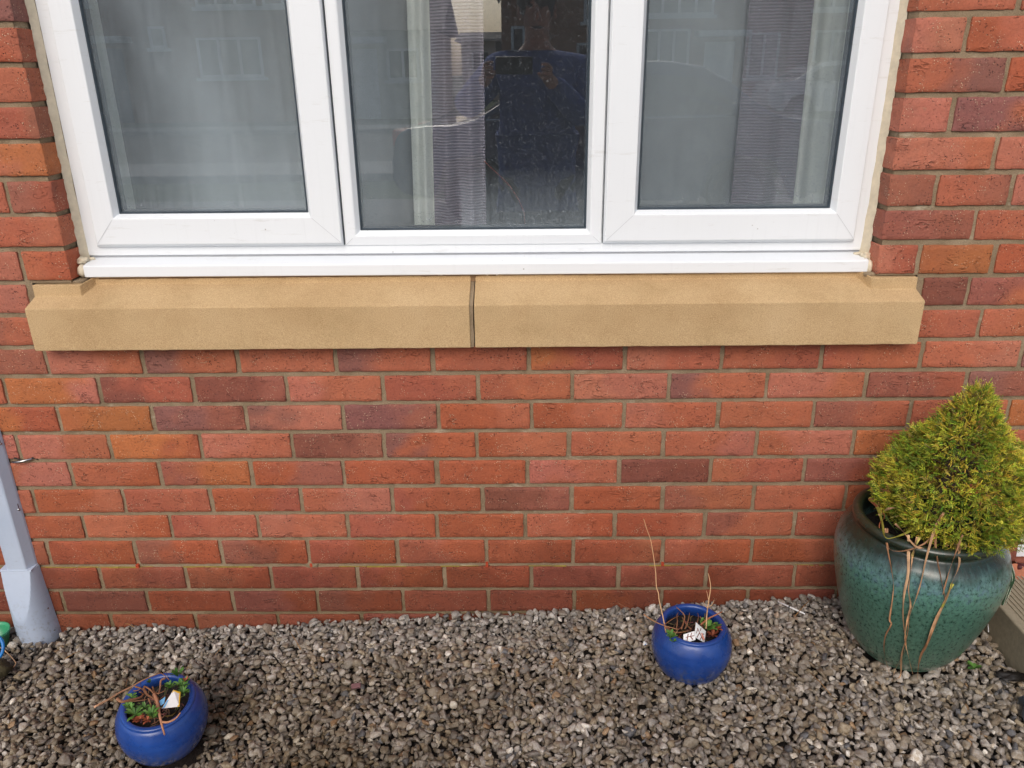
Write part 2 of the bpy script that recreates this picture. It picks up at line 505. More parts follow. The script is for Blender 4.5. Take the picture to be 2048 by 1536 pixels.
M = {
    'brick': mat_brick(), 'mortar': mat_mortar(), 'stone': mat_stone(), 'upvc': mat_upvc(),
    'upvc_groove_shade': mat_plain("frame_groove_shade", (0.42, 0.43, 0.46), 0.6, 20, 0.1, 0),
    'weld': mat_plain("weld_line", (0.56, 0.58, 0.61), 0.5, 20, 0.05, 0),
    'gasket': mat_plain("rubber_gasket", (0.035, 0.05, 0.065), 0.45, 30, 0.2, 0.1),
    'sealant': mat_plain("tan_sealant", srgb(210, 199, 176), 0.55, 60, 0.12, 0.5, 0.002),
    'glass_left': mat_glass("pane_glass_misted", 0.04, 0.22, 3.1),
    'glass_mid': mat_glass("pane_glass_clear", 0.09, 0.12, 8.4, True),
    'glass_right': mat_glass("pane_glass_part_misted", 0.06, 0.15, 5.5),
    'glass_inner': mat_glass("inner_pane_glass", 0, 0, 0),
    'drop': mat_drop(), 'pebble': mat_pebble(),
    'soil': mat_plain("damp_soil", (0.016, 0.011, 0.008), 0.85, 160, 0.6, 0.9, 0.006),
    'orange': mat_plain("orange_plastic", srgb(176, 70, 44), 0.5, 80, 0.15, 0.1),
    'dpc': mat_plain("yellow_plastic_strip", srgb(150, 132, 56), 0.6, 60, 0.3, 0.2),
    'duct': mat_duct(),
    'screw': mat_plain("zinc_screw", (0.5, 0.5, 0.5), 0.25, 50, 0.1, 0.0, Metallic=1.0),
    'black': mat_plain("black_rubber", (0.02, 0.02, 0.02), 0.6, 50, 0.3, 0.1),
    'green_glaze': mat_green_glaze(), 'blue_glaze': mat_blue_glaze(),
    'vcol': mat_vcol("leaf_material", 0.55, 0.35),
    'straw': mat_vcol("dry_straw", 0.7, 0.3, nscale=200, namp=0.25),
    'conifer': mat_vcol("conifer_foliage", 0.6, 0.3, nscale=60, namp=0.2),
    'bark': mat_plain("bark", (0.06, 0.04, 0.028), 0.9, 90, 0.5, 0.8, 0.004),
    'room': mat_plain("room_paint", (0.30, 0.32, 0.33), 0.9, 4, 0.05, 0),
    'reveal': mat_plain("plaster_reveal", (0.78, 0.82, 0.76), 0.8, 6, 0.04, 0),
    'lining': mat_plain("curtain_lining", (0.60, 0.64, 0.61), 0.95, 30, 0.05, 0.2),
    'sheer': mat_plain("pale_grey_fabric", (0.20, 0.225, 0.235), 0.95, 9, 0.12, 0.1),
    'ribbed': mat_ribbed("ribbed_grey_fabric", (0.21, 0.195, 0.235), 44),
    'ribbed_dark': mat_ribbed("ribbed_dark_fabric", (0.12, 0.10, 0.13), 44),
    'slab': mat_plain("concrete_slab", srgb(146, 136, 116), 0.9, 90, 0.14, 0.5, 0.002),
    'tarmac': mat_plain("tarmac", (0.07, 0.072, 0.075), 0.85, 120, 0.3, 0.5, 0.004),
    'paving': mat_plain("pale_paving", (0.26, 0.27, 0.28), 0.8, 12, 0.15, 0.3, 0.003),
    'grass': mat_plain("grass", (0.05, 0.085, 0.028), 0.95, 30, 0.4, 0.6, 0.02),
    'house_a': mat_brickfar("far_red_brick", srgb(150, 86, 64), srgb(130, 72, 56), srgb(140, 124, 104)),
    'house_b': mat_brickfar("far_orange_brick", srgb(178, 112, 74), srgb(160, 98, 64), srgb(150, 134, 110)),
    'render': mat_plain("cream_render", (0.62, 0.60, 0.55), 0.9, 8, 0.08, 0.1),
    'tiles': mat_plain("roof_tiles", (0.07, 0.062, 0.06), 0.8, 14, 0.25, 0.5, 0.02),
    'farglass': mat_plain("far_window_glass", (0.05, 0.06, 0.07), 0.08, 6, 0.2, 0, Specular_IOR_Level=0.8),
    'navy': mat_plain("navy_car_paint", (0.02, 0.04, 0.13), 0.18, 30, 0.1, 0, Coat_Weight=1.0, Coat_Roughness=0.05),
    'white_paint': mat_plain("white_car_paint", (0.75, 0.76, 0.78), 0.25, 30, 0.04, 0, Coat_Weight=1.0, Coat_Roughness=0.05),
    'chrome': mat_plain("chrome", (0.8, 0.8, 0.82), 0.12, 30, 0.05, 0, Metallic=1.0),
    'redlens': mat_plain("red_lens", (0.5, 0.02, 0.015), 0.2, 30, 0.1, 0),
    'coat': mat_plain("blue_coat", (0.055, 0.115, 0.42), 0.75, 25, 0.25, 0.4, 0.01),
    'trouser': mat_plain("dark_trousers", (0.02, 0.02, 0.028), 0.85, 40, 0.2, 0.3, 0.004),
    'skin': mat_plain("skin", (0.42, 0.24, 0.17), 0.5, 30, 0.06, 0.1),
    'hair': mat_plain("brown_hair", (0.04, 0.025, 0.015), 0.6, 120, 0.3, 0.6, 0.004),
    'phone': mat_plain("phone_body", (0.03, 0.03, 0.035), 0.2, 20, 0.1, 0),
    'white_plastic': mat_plain("white_plastic", (0.8, 0.8, 0.8), 0.4, 40, 0.06, 0.1),
    'gplastic': mat_plain("green_plastic", srgb(62, 150, 108), 0.35, 30, 0.12, 0.1),
    'bplastic': mat_plain("blue_plastic", srgb(20, 110, 180), 0.4, 60, 0.2, 0.4, 0.001),
    'grey_plastic': mat_plain("grey_plastic", srgb(98, 108, 118), 0.45, 30, 0.1, 0.1),
    'mossy': mat_plain("mossy_stone", srgb(58, 52, 30), 0.9, 60, 0.5, 0.9, 0.006),
    'maroon': mat_plain("maroon_plastic", srgb(76, 30, 34), 0.4, 30, 0.1, 0.1),
    'terracotta': mat_plain("terracotta", srgb(168, 104, 76), 0.7, 60, 0.2, 0.3),
    'redcord': mat_plain("red_cord", (0.12, 0.02, 0.015), 0.7, 60, 0.1, 0.1),
    'ice_blue': mat_plain("pale_blue_glass", (0.35, 0.5, 0.6), 0.15, 30, 0.05, 0),
}


# ------------------------------------------------------------------ mesh helpers
def link(name, me, mats, parent=None):
    o = bpy.data.objects.new(name, me)
    COL.objects.link(o)
    if mats is not None:
        for m in (mats if isinstance(mats, (list, tuple)) else [mats]):
            me.materials.append(m)
    if parent is not None:
        o.parent = parent
    return o


def obj(name, verts, faces, mat, parent=None, smooth=False, cols=None):
    me = bpy.data.meshes.new(name)
    me.from_pydata([tuple(v) for v in verts], [], [tuple(f) for f in faces])
    if smooth:
        me.polygons.foreach_set("use_smooth", [True] * len(me.polygons))
    if cols is not None:
        a = me.color_attributes.new("col", 'FLOAT_COLOR', 'POINT')
        arr = np.ones((len(verts), 4), np.float32)
        arr[:, :3] = np.asarray(cols, np.float32)
        a.data.foreach_set("color", arr.ravel())
    me.validate()
    me.update()
    return link(name, me, mat, parent)


def empty(name, loc=(0, 0, 0), parent=None):
    o = bpy.data.objects.new(name, None)
    o.empty_display_size = 0.05
    o.location = loc
    COL.objects.link(o)
    if parent is not None:
        o.parent = parent
    return o


def tag(o, label=None, cat=None, group=None, kind=None):
    if label:
        o["label"] = label
    if cat:
        o["category"] = cat
    if group:
        o["group"] = group
    if kind:
        o["kind"] = kind
    return o


class MB:
    """collects shapes for one mesh"""

    def __init__(s):
        s.v, s.f, s.c = [], [], []

    def add(s, verts, faces, col=None):
        b = len(s.v)
        s.v.extend(verts)
        s.f.extend([tuple(i + b for i in f) for f in faces])
        s.c.extend([col or (1, 1, 1)] * len(verts))

    def box(s, x0, x1, y0, y1, z0, z1, col=None, mat=None):
        vs = [Vector((x, y, z)) for x in (x0, x1) for y in (y0, y1) for z in (z0, z1)]
        if mat is not None:
            vs = [mat @ v for v in vs]
        s.add(vs, [(0, 1, 3, 2), (4, 6, 7, 5), (0, 4, 5, 1), (2, 3, 7, 6), (0, 2, 6, 4), (1, 5, 7, 3)], col)

    def tube(s, pts, rads, n=8, col=None, flat=1.0, caps=True):
        pts = [Vector(p) for p in pts]
        if not hasattr(rads, '__len__'):
            rads = [rads] * len(pts)
        vs, fs = [], []
        up = Vector((0, 0, 1))
        prev = None
        for i, p in enumerate(pts):
            t = (pts[min(i + 1, len(pts) - 1)] - pts[max(i - 1, 0)]).normalized()
            a = t.cross(up if abs(t.dot(up)) < 0.95 else Vector((1, 0, 0))).normalized()
            if prev is not None:
                a = (prev - t * prev.dot(t)).normalized()
            prev = a
            bb = t.cross(a).normalized()
            for k in range(n):
                th = 2 * math.pi * k / n
                vs.append(p + (a * math.cos(th) + bb * math.sin(th) * flat) * rads[i])
        for i in range(len(pts) - 1):
            for k in range(n):
                k2 = (k + 1) % n
                fs.append((i * n + k, i * n + k2, (i + 1) * n + k2, (i + 1) * n + k))
        if caps:
            fs.append(tuple(range(n))[::-1])
            fs.append(tuple((len(pts) - 1) * n + k for k in range(n)))
        s.add(vs, fs, col)

    def lathe(s, prof, n=48, center=(0, 0, 0), col=None):
        vs, fs = [], []
        c = Vector(center)
        for r, z in prof:
            for k in range(n):
                th = 2 * math.pi * k / n
                vs.append(c + Vector((r * math.cos(th), r * math.sin(th), z)))
        for i in range(len(prof) - 1):
            for k in range(n):
                k2 = (k + 1) % n
                fs.append((i * n + k, i * n + k2, (i + 1) * n + k2, (i + 1) * n + k))
        s.add(vs, fs, col)

    def build(s, name, mat, parent=None, smooth=False, cols=False):
        return obj(name, s.v, s.f, mat, parent, smooth, s.c if cols else None)


def bevel(o, w=0.0015, seg=2, ang=30):
    m = o.modifiers.new("bevel", 'BEVEL')
    m.width = w
    m.segments = seg
    m.limit_method = 'ANGLE'
    m.angle_limit = rad(ang)
    return o


def autosmooth(o, ang=40):
    me = o.data
    me.polygons.foreach_set("use_smooth", [True] * len(me.polygons))
    bm = bmesh.new()
    bm.from_mesh(me)
    for e in bm.edges:
        if len(e.link_faces) == 2 and e.calc_face_angle(0) > rad(ang):
            e.smooth = False
    bm.to_mesh(me)
    bm.free()
    return o


def ring(loops, closed_back=False):
    """mitred rectangular profile; each loop is (x0, x1, z0, z1, y)"""
    mb = MB()
    vs = []
    for x0, x1, z0, z1, y in loops:
        vs += [Vector((x0, y, z0)), Vector((x1, y, z0)), Vector((x1, y, z1)), Vector((x0, y, z1))]
    fs = []
    for i in range(len(loops) - 1):
        for k in range(4):
            k2 = (k + 1) % 4
            fs.append((i * 4 + k, i * 4 + k2, (i + 1) * 4 + k2, (i + 1) * 4 + k))
    mb.add(vs, fs)
    return mb


def n3(x, y, z, s=1.0):
    return mnoise.noise(Vector((x * s, y * s, z * s)))


# ------------------------------------------------------------------ ground
def gtop(x, y):
    """top of the gravel (world z)"""
    g = float(np.interp(x, [-0.15, 0.46, 0.76, 1.05, 1.44, 1.70, 1.9, 2.3],
                        [-0.792, -0.786, -0.760, -0.748, -0.726, -0.7065, -0.696, -0.690])) + ZS
    w = min(1.0, max(0.0, -y / 0.5))
    g -= 0.012 * w
    g += 0.007 * n3(x, y, 0, 6) + 0.004 * n3(x, y, 3, 17)
    return g


g = MB()
g.add([Vector((-150, -200, -0.055)), Vector((150, -200, -0.055)), Vector((150, 12, -0.055)), Vector((-150, 12, -0.055))], [(0, 1, 2, 3)])
tag(g.build("ground", M['grass']), kind="structure")
nx, ny = 120, 50
vs, fs = [], []
for j in range(ny + 1):
    for i in range(nx + 1):
        x = -1.6 + 4.6 * i / nx
        y = 0.02 - 1.35 * j / ny
        vs.append((x, y, gtop(x, y) - 0.026))
for j in range(ny):
    for i in range(nx):
        a = j * (nx + 1) + i
        fs.append((a, a + nx + 1, a + nx + 2, a + 1))
tag(obj("soil_bed", vs, fs, M['soil'], None, True), kind="structure")
g = MB()
g.box(-12, 14, -7.6, -1.36, -0.2, -0.035)
tag(g.build("driveway", M['paving']), kind="structure")
g = MB()
g.box(-120, 120, -18.5, -11.0, -0.2, -0.04)
tag(g.build("road", M['tarmac']), kind="structure")
g = MB()
g.box(-120, 120, -11.0, -9.4, -0.2, 0.05)
g.box(-120, 120, -20.0, -18.5, -0.2, 0.05)
tag(g.build("pavement", M['paving']), kind="structure")

# ------------------------------------------------------------------ pots' footprints
GP = Vector((2.008, -0.185, -0.700 + ZS))
BR = Vector((1.5050, -0.2120, -0.752 + ZS))
BL = Vector((0.330, -0.400, -0.785 + ZS))


# ------------------------------------------------------------------ gravel
def chip_shapes(n=26):
    shapes = []
    for _ in range(n):
        bm = bmesh.new()
        k = random.randint(9, 14)
        for _ in range(k):
            v = Vector((random.gauss(0, 1), random.gauss(0, 1), random.gauss(0, 1))).normalized() * random.uniform(0.8, 1.1)
            bm.verts.new(v)
        r = bmesh.ops.convex_hull(bm, input=bm.verts)
        junk = [e for e in r['geom_interior'] if isinstance(e, bmesh.types.BMVert)]
        if junk:
            bmesh.ops.delete(bm, geom=list(set(junk)), context='VERTS')
        bmesh.ops.dissolve_limit(bm, angle_limit=rad(18), verts=bm.verts, edges=bm.edges)
        bmesh.ops.bevel(bm, geom=list(bm.edges), offset=0.13, segments=1, affect='EDGES', clamp_overlap=True)
        bmesh.ops.triangulate(bm, faces=bm.faces)
        bm.verts.ensure_lookup_table()
        V = np.array([v.co[:] for v in bm.verts])
        F = np.array([[v.index for v in f.verts] for f in bm.faces])
        bm.free()
        shapes.append((V, F))
    return shapes


def stone_color(x, y):
    grey_mix = .35
    palette = [srgb(150, 142, 134), srgb(136, 127, 116), srgb(162, 154, 146), srgb(144, 132, 114), srgb(128, 115, 96),
               srgb(150, 134, 106), srgb(116, 108, 102), srgb(132, 116, 94), srgb(172, 165, 157), srgb(140, 132, 124)]
    c = np.array(random.choice(palette))
    if random.random() < 0.02:
        c = np.array(srgb(156, 120, 76))
    if random.random() < 0.025:
        c = np.array(srgb(92, 94, 102))
    if random.random() < 0.02:
        c = np.array(srgb(206, 200, 190))
    c = c * (1 - grey_mix) + c.mean() * np.array([1.02, 1.0, 0.97]) * grey_mix
    # washed grey stones close to the wall, earthier wet ones further out and to the left
    dry = max(0.0, min(1.0, 1 + y / 0.16 + 0.5 * n3(x, y, 9, 5)))
    wet = max(0.0, min(1.0, 0.75 * math.exp(-((x - .55) / .42) ** 2 - ((y + .34) / .20) ** 2) + .45 * max(0.0, .5 - x) + 0.9 * n3(x, y * 1.2, 4, 4.5))) * (1 - 0.9 * dry)
    grey = c.mean() * np.array([1.02, 0.99, 0.97])
    c = c * (1 - 0.65 * dry) + grey * 1.08 * (0.65 * dry)
    c = c * (1 - 0.58 * wet * np.array([0.90, 0.97, 1.10]))
    return c * random.uniform(0.90, 1.08) * (1.25 + 0.10 * min(1.0, max(0.0, x - 0.6))) * np.array([1.01, 1.0, 0.98])


def scatter_gravel():
    shapes = chip_shapes()
    AV, AF, AC = [], [], []
    base = 0
    pots = [(BL, 0.070), (BR, 0.062), (GP, 0.092)]

    def layer(x0, x1, y0, y1, sp, dz, smin, smax):
        nonlocal base
        row = 0
        y = y1
        while y > y0:
            x = x0 + (sp * 0.5 if row % 2 else 0)
            while x < x1:
                px = x + random.uniform(-.42, .42) * sp
                py = min(y + random.uniform(-.42, .42) * sp, -0.006)
                x += sp
                if px > 2.232 or any((px - p.x) ** 2 + (py - p.y) ** 2 < r * r for p, r in pots):
                    continue
                if -0.225 < px < -0.125 and py > -0.055:
                    continue
                V, F = random.choice(shapes)
                s = random.uniform(smin, smax) * (1.0 if random.random() > 0.12 else random.uniform(1.2, 1.6)) * (0.75 if random.random() < 0.2 else 1)
                sc = np.array([s * random.uniform(.85, 1.3), s * random.uniform(.7, 1.05), s * random.uniform(.5, .85)])
                th = random.uniform(0, 2 * math.pi)
                R = (Matrix.Rotation(th, 3, 'Z') @ Matrix.Rotation(random.gauss(0, 0.5), 3, 'X') @ Matrix.Rotation(random.gauss(0, 0.5), 3, 'Y'))
                W = (V * sc) @ np.array(R).T
                W += np.array([px, py, gtop(px, py) + dz - 0.006 + random.gauss(0, 0.0032)])
                AV.append(W)
                AF.append(F + base)
                base += len(V)
                c = stone_color(px, py)
                if dz < -0.005:
                    c = c * 1.05
                AC.append(np.repeat(c[None, :], len(V), 0))
            y -= sp * 0.88
            row += 1
    layer(-0.75, 2.3, -1.0, -0.004, 0.0202, 0.0, 0.0094, 0.0136)
    layer(-0.5, 2.3, -0.66, -0.004, 0.0160, -0.0070, 0.0080, 0.0115)
    layer(-0.5, 2.3, -0.66, -0.004, 0.0180, -0.0140, 0.0090, 0.0115)
    layer(-1.5, -0.75, -1.3, -0.004, 0.019, 0.0, 0.009, 0.012)
    layer(-0.75, 2.3, -1.32, -1.0, 0.019, 0.0, 0.009, 0.012)
    # a few strays lying on top of the bed
    for _ in range(1500):
        px, py = random.uniform(-0.5, 2.2), random.uniform(-0.7, -0.01)
        if any((px - p.x) ** 2 + (py - p.y) ** 2 < (r + 0.03) ** 2 for p, r in pots):
            continue
        V, F = random.choice(shapes)
        s = random.uniform(0.0035, 0.0065) if random.random() < .75 else random.uniform(0.008, 0.0135)
        R = Matrix.Rotation(random.uniform(0, 6.28), 3, 'Z') @ Matrix.Rotation(random.gauss(0, 0.6), 3, 'X')
        W = (V * np.array([s * 1.2, s, s * .65])) @ np.array(R).T + np.array([px, py, gtop(px, py) + 0.004])
        AV.append(W)
        AF.append(F + base)
        base += len(V)
        AC.append(np.repeat(stone_color(px, py)[None, :], len(V), 0))
    V = np.concatenate(AV).astype(np.float32)
    F = np.concatenate(AF).astype(np.int32)
    C = np.concatenate(AC)
    me = bpy.data.meshes.new("gravel")
    me.vertices.add(len(V))
    me.vertices.foreach_set("co", V.ravel())
    me.loops.add(F.size)
    me.loops.foreach_set("vertex_index", F.ravel())
    me.polygons.add(len(F))
    me.polygons.foreach_set("loop_start", np.arange(0, F.size, 3, dtype=np.int32))
    me.update(calc_edges=True)
    a = me.color_attributes.new("col", 'FLOAT_COLOR', 'POINT')
    arr = np.ones((len(V), 4), np.float32)
    arr[:, :3] = C
    a.data.foreach_set("color", arr.ravel())
    o = link("gravel", me, M['pebble'])
    tag(o, "grey and brown angular limestone chippings covering the ground below the wall", "gravel", kind="stuff")


scatter_gravel()

# ------------------------------------------------------------------ the house: brick wall
house = empty("brick_house", (1.0, 0.0, 0.0))
tag(house, "red brick house front with white window, sandy stone sill and plinth above gravel", "house")
HM = house.matrix_world.copy()


def hpart(o):
    """parent to the house without moving"""
    o.parent = house
    o.matrix_parent_inverse = Matrix.Translation((-1.0, 0, 0))
    return o


BED = {-9: (0.6749, -0.00307), -8: (0.6008, -0.00322), -7: (0.5251, -0.00247), -6: (0.4498, -0.00471), -5: (0.3737, -0.00392),
       -4: (0.2982, -0.00322), -3: (0.2237, -0.0022), -2: (0.149, -0.00163), -1: (0.0745, -0.00043), 0: (-0.0016, 0.0006),
       1: (-0.0741, -0.00019), 2: (-0.1479, 0.00103), 3: (-0.2229, -0.00043), 4: (-0.2978, -0.00042), 5: (-0.3721, 0.00121),
       6: (-0.4481, 0.00046), 7: (-0.5246, -0.00119), 8: (-0.6038, -4e-05), 9: (-0.6788, 0.00056), 10: (-0.7535, -0.00082)}
PERP = {-10: [2.087], -9: [1.997], -8: [2.091], -7: [1.996], -6: [2.101], -5: [0.007, 1.992, 2.151], -4: [2.088], -3: [0.001, 1.983, 2.145],
        -2: [0.003, 2.103], -1: [-0.112, 2.145],
        0: [0.003, 0.23, 0.452, 0.682, 0.907, 1.129, 1.349, 1.573, 1.8, 2.028, 2.254],
        1: [-0.112, 0.113, 0.336, 0.558, 0.786, 1.009, 1.23, 1.455, 1.683, 1.913, 2.142],
        2: [0.0, 0.227, 0.453, 0.685, 0.913, 1.135, 1.353, 1.576, 1.801, 2.027, 2.255],
        3: [-0.12, 0.107, 0.332, 0.554, 0.777, 1.002, 1.224, 1.452, 1.675, 1.906],
        4: [-0.005, 0.218, 0.445, 0.672, 0.902, 1.123, 1.348, 1.571, 1.797],
        5: [-0.115, 0.112, 0.332, 0.559, 0.786, 1.012, 1.233, 1.458, 1.682, 1.908],
        6: [-0.005, 0.218, 0.442, 0.668, 0.895, 1.118, 1.342, 1.568, 1.792],
        7: [-0.114, 0.113, 0.335, 0.561, 0.789, 1.017, 1.24, 1.468, 1.692],
        8: [0.006, 0.233, 0.455, 0.68, 0.908, 1.133, 1.357, 1.583, 1.809],
        9: [-0.11, 0.116, 0.344, 0.568, 0.794, 1.019, 1.244, 1.473, 1.696],
        10: [0.006, 0.234, 0.456]}
RX0, RX1 = 0.107, 1.893        # the window reveal
WTOP = 1.20                    # window head, above the stone sill's bed
XL, XR = -1.7, 2.362           # ends of this stretch of wall
PITCH = 0.225


def bedz(k, x):
    if k in BED:
        a, s = BED[k]
    elif k < 0:
        a, s = 0.6749 - 0.075 * (k + 9), -0.0031
    else:
        a, s = -0.7535 - 0.075 * (k - 10), 0
    return a + s * (x - 1) + ZS


BC = {
    'r': srgb(172, 92, 68), 'r2': srgb(162, 84, 65), 'o': srgb(176, 97, 60), 'p': srgb(176, 100, 82), 'd': srgb(120, 68, 58),
    'm': srgb(144, 82, 70), 'u': srgb(128, 82, 78), 'b': srgb(164, 92, 56), 's': srgb(164, 82, 56)}
BC = {k: tuple(.78 * q + .22 * w for q, w in zip(v, srgb(168, 88, 64))) if k in ('d', 'u', 'm') else v for k, v in BC.items()}
BC = {k: (0.95 * v[0], 1.13 * v[1], 1.13 * v[2]) for k, v in BC.items()}
# (course, index of the brick from the left joint at x ~ 0 or -0.112) -> (colour, second colour, side)
TINT = {
    (0, 0): ('p', 'r'), (0, 1): ('u', 'r'), (0, 2): ('r', 'r'), (0, 3): ('u', 'r'), (0, 4): ('r', 'r2'), (0, 5): ('o', 'r2'), (0, 6): ('p', 'r'),
    (0, 7): ('r', 'r2'), (0, 8): ('r2', 'r'), (0, 9): ('r', 'p'), (0, -1): ('m', 'm'),
    (1, -1): ('o', 'r'), (1, 0): ('o', 'p'), (1, 1): ('d', 'r2'), (1, 2): ('d', 'm'), (1, 3): ('p', 'r'), (1, 4): ('r2', 'r'), (1, 5): ('r2', 'r'),
    (1, 6): ('p', 'p'), (1, 7): ('u', 'r'), (1, 8): ('p', 'r'), (1, 9): ('m', 'r2'), (1, 10): ('u', 'm'),
    (2, -1): ('o', 's'), (2, 0): ('o', 'b'), (2, 1): ('u', 'm'), (2, 2): ('u', 'p'), (2, 3): ('u', 'm'), (2, 4): ('s', 'r'), (2, 5): ('s', 'r'),
    (2, 6): ('p', 'r'), (2, 7): ('r', 'r'), (2, 8): ('m', 'r'), (2, 9): ('r', 'r'),
    (3, 0): ('p', 'r'), (3, 1): ('o', 's'), (3, 2): ('p', 'r'), (3, 3): ('d', 'm'), (3, 4): ('u', 's'), (3, 5): ('s', 'r'), (3, 6): ('r', 'r'),
    (3, 7): ('r', 'p'), (3, 8): ('r', 'p'),
    (4, 0): ('r', 's'), (4, 1): ('m', 'o'), (4, 2): ('s', 'm'), (4, 3): ('s', 's'), (4, 4): ('s', 's'), (4, 5): ('p', 'r'), (4, 6): ('d', 'd'),
    (4, 7): ('r', 'r2'), (4, 8): ('m', 's'),
    (5, 5): ('d', 'm'), (5, 7): ('m', 'r'), (5, 3): ('r', 'p'), (6, 2): ('p', 'r'), (6, 7): ('m', 'r'), (7, 1): ('m', 's'), (7, 2): ('m', 's'),
    (-2, 'r'): ('d', 'd'), (9, 0): ('m', 'm'), (9, 2): ('m', 's'), (9, 3): ('m', 's')}
for kk in range(5, 11):
    for ii in range(-1, 10):
        TINT.setdefault((kk, ii), (random.choice(['s', 's', 'r', 'r2']), random.choice(['s', 'r', 'r2'])))

bv, bf, bc = [], [], []


def brick(x0, x1, z0a, z0b, z1a, z1b, col, yoff, left_d=0.022, right_d=0.022, seed=0.0):
    """one brick: a finely divided front with worn edges and returns; z0/z1 given at its two ends"""
    L = x1 - x0
    nx_ = max(4, int(L / 0.0115))
    nz_ = 6
    us = [0, 0.0015 / L] + [i / nx_ for i in range(1, nx_)] + [1 - 0.0015 / L, 1]
    ws = [0, 0.022] + [i / nz_ for i in range(1, nz_)] + [0.978, 1]
    U, W = len(us), len(ws)
    base = len(bv)
    ca, cb, side = col
    ph = random.uniform(-.25, .25)
    for j, w in enumerate(ws):
        for i, u in enumerate(us):
            x = x0 + L * u
            z = (z0a + (z0b - z0a) * u) * (1 - w) + (z1a + (z1b - z1a) * u) * w
            ex = i in (0, U - 1)
            ez = j in (0, W - 1)
            y = yoff + 0.0009 * n3(x, seed, z, 30) + 0.0006 * n3(x, seed, z, 110)
            if ex or ez:
                y += 0.0011
                z += (0.0015 * n3(x, seed + 4, z, 45) + 0.0009 * n3(x, seed + 4, z, 160)) if ez else 0
                x += 0.0020 * n3(x, seed + 7, z, 60) if ex else 0
                if ex and ez:
                    x += 0.0015 * (1 if i == 0 else -1)
                    z += 0.0015 * (1 if j == 0 else -1)
            bv.append((x, y, z))
            q = (u if side else 1 - u) + ph + 0.35 * n3(x, seed, z, 22)
            q = min(1, max(0, (q - 0.5) * 3.2 + 0.5))
            bc.append(ca * (1 - q) + cb * q)
    for j in range(W - 1):
        for i in range(U - 1):
            a = base + j * U + i
            bf.append((a, a + 1, a + U + 1, a + U))
    # returns
    edge = [(i, 0) for i in range(U)] + [(U - 1, j) for j in range(1, W)] + [(i, W - 1) for i in range(U - 2, -1, -1)] + [(0, j) for j in range(W - 2, 0, -1)]
    b2 = len(bv)
    for (i, j) in edge:
        x, y, z = bv[base + j * U + i]
        d = left_d if i == 0 else (right_d if i == U - 1 else 0.022)
        bv.append((x, d, z))
        bc.append(bc[base + j * U + i])
    n = len(edge)
    for k in range(n):
        a = base + edge[k][1] * U + edge[k][0]
        k2 = (k + 1) % n
        b_ = base + edge[k2][1] * U + edge[k2][0]
        bf.append((b_, a, b2 + k, b2 + k2))


def jitter(c, a=0.07):
    s = random.uniform(1 - a, 1 + a)
    return np.array(c) * np.array([s * random.uniform(.98, 1.02), s * random.uniform(.95, 1.05), s * random.uniform(.94, 1.06)])


def course(k, xl, xr, joints):
    """bricks between bed k-? and bed k+1 from xl to xr"""
    js = sorted(joints)
    # continue the bond outwards
    full = list(js)
    while full[0] > xl:
        full.insert(0, full[0] - PITCH + random.uniform(-.003, .003))
    while full[-1] < xr:
        full.append(full[-1] + PITCH + random.uniform(-.003, .003))
    return full


